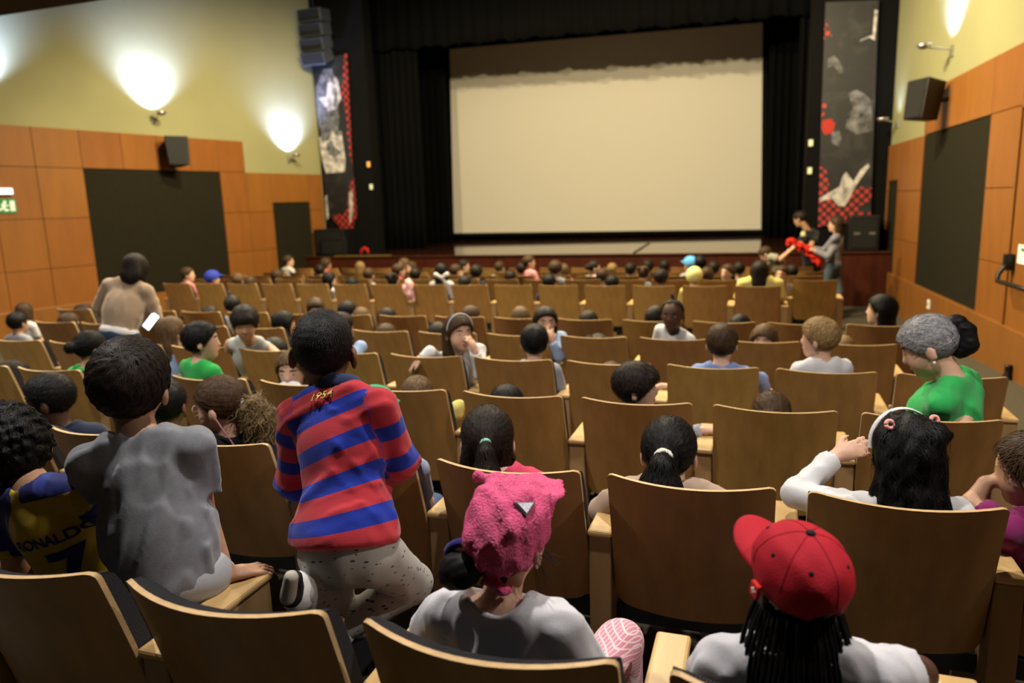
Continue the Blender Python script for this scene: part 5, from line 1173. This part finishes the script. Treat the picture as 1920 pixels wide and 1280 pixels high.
# ---- sixth row
sit('boy with a dark fringe facing us above the striped boy', 5, 592, 577, .14, yaw=206, hs=1.0, skin='light', hair=('mop', 'brown'), face=True, shirt=GREYS, tyaw=120)
for lb_, x, y, hc, st, sk in (('child with fair hair just right of the striped boy, sixth row', 678, 594, 'light', 'short', 'light'), ('child with black hair third of the sixth row past the striped boy', 727, 595, 'black', 'short', 'tan'), ('child with brown hair behind the girl with headband', 884, 592, 'brown', 'short', 'light'),
                              ('child with ash hair showing half a face, sixth row', 976, 594, 'light', 'bob', 'light'), ('child with dark hair low in the sixth row right of the fingers girl', 1104, 602, 'dark', 'short', 'tan'), ('child with dark hair left of the dark-skinned girl', 1230, 594, 'dark', 'bob', 'tan'),
                              ('child with dark hair beside the brown-haired boy in blue', 1388, 610, 'black', 'short', 'light'), ('child with dark hair behind the boy in the tank top', 436, 570, 'dark', 'short', 'light'), ('child with dark hair below the pink girl', 396, 590, 'dark', 'short', 'tan'),
                              ('child with auburn hair at the woman in beige', 284, 583, 'brown', 'short', 'light'), ('child with brown hair at the far left of the sixth row', 46, 582, 'brown', 'bob', 'light'), ('child with dark hair by the elbow of the woman in beige', 157, 586, 'dark', 'short', 'tan'), ('child with black hair close behind the striped boy, sixth row', 652, 582, 'black', 'short', 'tan')):
    sit(lb_, 5, x, y, .22, yaw=R.uniform(-25, 25), hs=1.0, h=.0135, skin=sk, hair=(st, hc), shirt=R.choice([GREYS, NAVYT, LBLUE, WHITE_LS]))
sit('woman with long dark hair in profile at the right end of the sixth row', 5, 1652, 577, .30, yaw=62, pitch=4, hs=1.12, s=1.35, h=.012, skin='light', hair=('long', 'black'), nhair=900, flow=down_flow, face=True, shirt=BLACKT, sleeve='long', tyaw=20)
# ---- woman in beige standing between the rows, bending over with a phone
lab = 'woman in a beige sweater and jeans standing bent over the seats'
KNIT = C_('beige_sweater', (.36, .27, .19)); DENIM = C_('dark_denim', (.018, .035, .085))
wy = 4.50
person(lab, at(254, 505, wy + .12), yaw=14, pitch=-30, hs=1.06, s=1.36, h=.012, floor=floor_z(4.5), skin='light', hair=('bob', 'dark'), nhair=1000, flow=down_flow, shirt=KNIT, sleeve='long', pants=DENIM, wr_amp=.012, neck=at(244, 526, wy + .08), pelvis=at(222, 632, wy - .06), tyaw=20, hem=-.055, sh_w=.115,
       L=(at(186, 575, wy + .05), at(204, 612, wy + .2)), Rr=(at(284, 566, wy + .12), at(300, 610, wy + .16)), kn=((at(208, 740, wy + .05)), (at(246, 740, wy + .05))), an=(Vector((at(208, 740, wy).x, wy, .0)), Vector((at(246, 740, wy).x, wy, .0))), shoes=False, shirt_extra=lambda at_, b, M: [ell(at_(0, -.05, .45), (.155, .11, .16), M, .06)])
q_ = PER[lab]; V, F = surface([ell(q_['at'](0, 0, .10), (.150, .118, .075), q_['M'], .02)], .01); mesh_obj('undershirt', V, F, WHITE_LS, q_['body'], q_['org'])
p = at(283, 602, wy + .08); ph = empty('smartphone', p); tag(ph, 'phone with a bright white screen held by the woman in beige', 'phone')
Mp = Matrix.Translation(p) @ Matrix.Rotation(math.radians(38), 4, (CF.x, CF.y, CF.z)) @ Matrix((CR, CU, -CF)).transposed().to_4x4()
q = MB(); q.box((-.036, -.075, -.006), (.036, .075, 0), 0, Mp); q.build('case', BLACKPL, ph, origin=p, bevel=.003); q = MB(); q.box((-.032, -.07, 0), (.032, .07, .001), 0, Mp); q.build('lit_screen', mat('phone_screen', (.8, .9, 1), .3, .3, emit=((.75, .9, 1), 2.2)), ph, origin=p)
# ---- two grown-ups by the stage
lab = 'bearded man in a black T-shirt standing below the stage'
my = 12.9
person(lab, at(1500, 411, my), yaw=62, pitch=-22, hs=1.14, s=1.45, h=.012, floor=-.35, skin='tan', hair=('short', 'dark'), face=True, shirt=BLACKT, pants=BLACKT, pelvis=at(1522, 505, my + .05), neck=at(1516, 432, my + .02), tyaw=55, L=(at(1500, 458, my - .2), at(1518, 466, my - .35)), Rr=(at(1520, 462, my - .2), at(1504, 466, my - .3)), kn=(at(1518, 555, my), at(1530, 555, my)), an=((at(1518, 555, my).x, my, -.28), (at(1530, 555, my).x, my, -.28)), hem=.08)
q_ = PER[lab]; b_ = MB(); V, F = sphere_mesh(at(1506, 440, my - .165), (.04, .02, .06), 6); mesh_obj('shirt_print', V, F, mat('print_cream', (.6, .58, .35), .7, .2), q_['body'], q_['org'])
V, F = sphere_mesh(at(1505, 452, my - .18), (.03, .02, .06), 6); mesh_obj('shirt_print', V, F, mat('print_green', (.12, .22, .10), .7, .2), q_['body'], q_['org'])
lab = 'woman in a lilac-grey sweater and jeans facing the man in black'
person(lab, at(1566, 421, my - .25), yaw=72, pitch=0, hs=1.12, s=1.35, h=.012, floor=-.35, skin='light', hair=('long', 'brown'), face=True, shirt=LILAC, sleeve='long', pants=C_('grey_jeans', (.07, .10, .13)), neck=at(1570, 438, my - .25), pelvis=at(1562, 500, my - .25), tyaw=70, L=(at(1545, 470, my - .2), at(1525, 466, my - .3)), Rr=(at(1552, 480, my - .5), at(1528, 470, my - .45)), kn=(at(1545, 545, my - .25), at(1572, 548, my - .25)), an=((at(1545, 545, my - .25).x, my - .2, -.28), (at(1572, 548, my - .25).x, my - .3, -.28)), hem=.06)
V, F = surface([cone(at(1482, 454, my - .45), at(1500, 462, my - .42), .07, .06, .03), cone(at(1500, 462, my - .42), at(1520, 468, my - .40), .06, .05, .03), cone(at(1512, 472, my - .38), at(1536, 492, my - .36), .05, .06, .04)], .012, (), (), sinfield(None, .012, 40, 6))
o = mesh_obj('red_garment', V, F, RED, None, tuple(at(1505, 470, my - .42))); tag(o, 'bright red garment held up by the woman near the stage', 'garment')
# ================================================================ HEADS OF THE FRONT BLOCK
RN = ['front block row right behind the cross aisle', 'second row past the cross aisle', 'third row past the cross aisle', 'second row below the stage', 'row below the stage']
FAR = [  # row, px, py(head centre), hair colour, style, shirt, yaw, skin, label
    (6, 352, 513, 'brown', 'short', ROSE, -50, 'light', 'child in pink with brown hair leaning at the left end of the front block'),
    (6, 447, 524, 'light', 'short', GREYS, 0, 'light', 'child with fair brown hair third from left in the front block'),
    (6, 470, 530, 'brown', 'short', NAVYT, 0, 'tan', 'child with brown hair right of the fair one in the front block'),
    (9, 541, 488, 'brown', 'short', WHITE_LS, -50, 'light', 'child in white leaning forward before the left stage speaker'),
    (7, 520, 516, 'brown', 'bob', GREYS, 0, 'light', 'child with brown bob below the child in white'),
    (8, 600, 506, 'dark', 'short', GREYS, 30, 'light', 'dark-haired child left of the blond one near the stage'),
    (9, 612, 494, 'brown', 'curly', REDT, -30, 'tan', 'curly brown-haired child before the left stage edge'),
    (6, 618, 522, 'black', 'long', WHITE_LS, -30, 'light', 'child with black hair and white top straddling two seats'),
    (6, 661, 533, 'black', 'short', NAVYT, 0, 'tan', 'child with black hair low above the sixth seat of the front block'),
    (9, 675, 500, 'blond', 'bob', ROSE, 40, 'light', 'blond child near the stage left of the screen'),
    (7, 692, 514, 'brown', 'short', GREYS, 0, 'light', 'brown-haired child right of the blond one'),
    (6, 737, 524, 'dark', 'twobuns', GREENT, 0, 'light', 'child with dark hair and pale crown by the pink jacket'),
    (7, 748, 506, 'brown', 'short', PINKT, -30, 'light', 'brown-haired child in pink left of the white bow'),
    (9, 757, 494, 'light', 'long', ROSE, 140, 'light', 'fair long-haired child turned back, before the stage'),
    (9, 771, 500, 'brown', 'long', ROSE, 150, 'light', 'child with brown hair facing back beside the fair one'),
    (7, 779, 514, 'dark', 'short', NAVYT, 0, 'tan', 'dark-haired child just left of the white bow girl'),
    (6, 827, 507, 'black', 'long', WHITE_LS, 20, 'light', 'girl with black hair and a white bow on her back'),
    (8, 855, 506, 'brown', 'short', ORG, -40, 'light', 'brown-haired child right of the white bow girl'),
    (9, 870, 497, 'dark', 'short', GREYS, -70, 'light', 'child in profile near the stage under the screen left'),
    (6, 872, 530, 'dark', 'short', GREYS, 0, 'tan', 'dark head low above the seat right of the bow'),
    (7, 893, 509, 'dark', 'mop', NAVYT, 0, 'light', 'big dark-haired head under the left part of the screen'),
    (9, 937, 500, 'brown', 'short', GREYS, -20, 'light', 'grey-brown head alone before the stage wall'),
    (7, 957, 519, 'dark', 'short', GREYS, 0, 'light', 'round dark head left of the child standing up in pink'),
    (8, 992, 490, 'brown', 'short', ROSE, -60, 'light', 'child in pink rising above the others, looking right'),
    (8, 977, 503, 'dark', 'short', ORG, 30, 'light', 'small child in orange beside the one rising in pink'),
    (7, 1042, 502, 'brown', 'curly', GREYS, -20, 'light', 'brown curly head under the middle of the screen'),
    (6, 1030, 528, 'black', 'short', NAVYT, 0, 'tan', 'black-haired head low in front of the curly one'),
    (8, 1056, 506, 'light', 'long', ROSE, 30, 'light', 'fair child in pink right of the curly head'),
    (8, 1114, 500, 'dark', 'bun', WHITE_LS, -60, 'light', 'dark-haired child looking right under the screen'),
    (7, 1129, 516, 'brown', 'short', GREYS, 0, 'tan', 'brown head just right of the one looking right'),
    (6, 1148, 530, 'black', 'short', NAVYT, 0, 'tan', 'dark cropped head low above the seat mid row'),
    (9, 1148, 504, 'blond', 'short', GREYS, 0, 'light', 'blond head small under the screen'),
    (8, 1182, 504, 'dark', 'short', GREYS, 0, 'light', 'dark head right of the small blond one'),
    (7, 1207, 511, 'brown', 'twobuns', GREYS, 0, 'light', 'brown-haired child with a pale parting'),
    (9, 1215, 498, 'dark', 'curly', REDT, 0, 'brown', 'dark curly head close to the stage'),
    (6, 1240, 519, 'dark', 'short', ORG, -20, 'brown', 'brown-skinned child with cropped hair left of the yellow hat'),
    (9, 1246, 498, 'dark', 'short', NAVYT, 0, 'tan', 'dark head near the stage right of the curly one'),
    (8, 1312, 492, 'black', 'afro', NAVYT, 0, 'dark', 'big black afro head beside the light blue cap'),
    (7, 1326, 514, 'brown', 'long', GREYS, -20, 'light', 'brown long-haired child right of the yellow hat'),
    (8, 1338, 502, 'dark', 'short', GREYS, 0, 'tan', 'dark head between the afro and the smiling girl'),
    (7, 1364, 509, 'brown', 'long', LILAC, 150, 'light', 'smiling girl turned back under the right side of the screen'),
    (8, 1386, 503, 'dark', 'short', GREYS, 0, 'tan', 'dark head right of the smiling girl'),
    (7, 1466, 512, 'brown', 'short', WHITE_LS, 160, 'light', 'child facing back just right of the woman in yellow'),
    (8, 1484, 508, 'dark', 'short', WHITE_LS, 30, 'light', 'dark-haired child in white near the man in black')]
for i, (r, x, y, hc, st, sh, yw, sk, lb_) in enumerate(FAR):
    sit(lb_, r, x, y, .22 if r < 9 else .2, yaw=yw + R.uniform(-8, 8), hs=1.0, s=.98, h=.0155, skin=sk, hair=(st, hc), shirt=sh, sleeve=R.choice(['short', 'long']), legs=False, face=abs(yw) > 100)
b = PER['girl with black hair and a white bow on her back']; hd = b['hd']
V, F = surface([hd.cone((0, -.10, -.06), (.07, -.10, -.02), .016, .03, .02), hd.cone((0, -.10, -.06), (-.07, -.10, -.02), .016, .03, .02), hd.cone((0, -.10, -.06), (.05, -.10, -.13), .016, .022, .02)], .012); mesh_obj('white_bow', V, F, WHITE_LS, b['body'], b['org'])
def hatted(lb_, r, x, y, col, sh, yw, sk):
    sit(lb_, r, x, y, .22, yaw=yw, hs=1.0, h=.013, skin=sk, hair=('short', 'dark'), shirt=sh, legs=False)
    b = PER[lb_]; hd = b['hd']; V, F = surface([dict(hd.skull(.024), cut=[hd.plane((0, .08, .03), (0, .45, -.9))]), hd.ell((0, .10, .045), (.06, .05, .012), .01)], .011); mesh_obj('cap', V, F, mat('cap_' + lb_[:9].replace(' ', '_') + str(x), col, .75, .2), b['body'], b['org'])
hatted('child in a blue cap and red top second from left of the front block', 6, 399, 520, (.03, .05, .38), REDT, -40, 'light')
hatted('child wearing a light blue cap near the stage', 8, 1294, 494, (.10, .36, .72), GREYS, 60, 'light')
hatted('child wearing a pale yellow hat in the front block', 6, 1302, 517, (.72, .66, .28), YEL, 0, 'light')
sit('woman with long dark hair and a yellow top in the front block', 6, 1424, 506, .22, yaw=0, hs=1.12, s=1.4, h=.012, skin='light', hair=('long', 'dark'), shirt=YEL, legs=False, neck=at(1426, 520, 8.52), sh_w=.14)
sit('person in a pale shirt bending down at the right end of the stage', 9, 1436, 474, .5, yaw=80, pitch=-40, hs=1.05, s=1.3, h=.013, skin='light', hair=('short', 'brown'), shirt=C_('pale_olive', (.30, .30, .22)), tyaw=-60, legs=False, neck=at(1440, 482, 11.75), pelvis=at(1462, 500, 11.75))
# ---- things lying about
b_ = surface([ell(at(767, 538, 8.28), (.05, .05, .07)), cone(at(766, 530, 8.28), at(775, 563, 8.30), .05, .03, .03), cone(at(760, 543, 8.27), at(768, 552, 8.27), .04, .04, .03)], .01, (), (), sinfield(None, .008, 60, 3))
o = mesh_obj('pink_jacket', b_[0], b_[1], C_('pale_pink', (.72, .42, .44)), None, tuple(at(767, 563, 8.3))); tag(o, 'pale pink jacket hung over a seat back beyond the cross aisle', 'jacket')
p = at(857, 782, 3.28); p.z = -.099 + .656 + .045
b_ = surface([ell(p, (.034, .04, .045)), cone(p + Vector((-.015, 0, .02)), p + Vector((.02, .01, .03)), .03, .025, .02)], .006, (), (), sinfield(None, .004, 60, 7))
o = mesh_obj('yellow_cloth', b_[0], b_[1], YEL, None, (p.x, p.y, p.z - .045)); tag(o, 'crumpled yellow cloth on an armrest left of the mint hair tie', 'cloth')
place_seats()
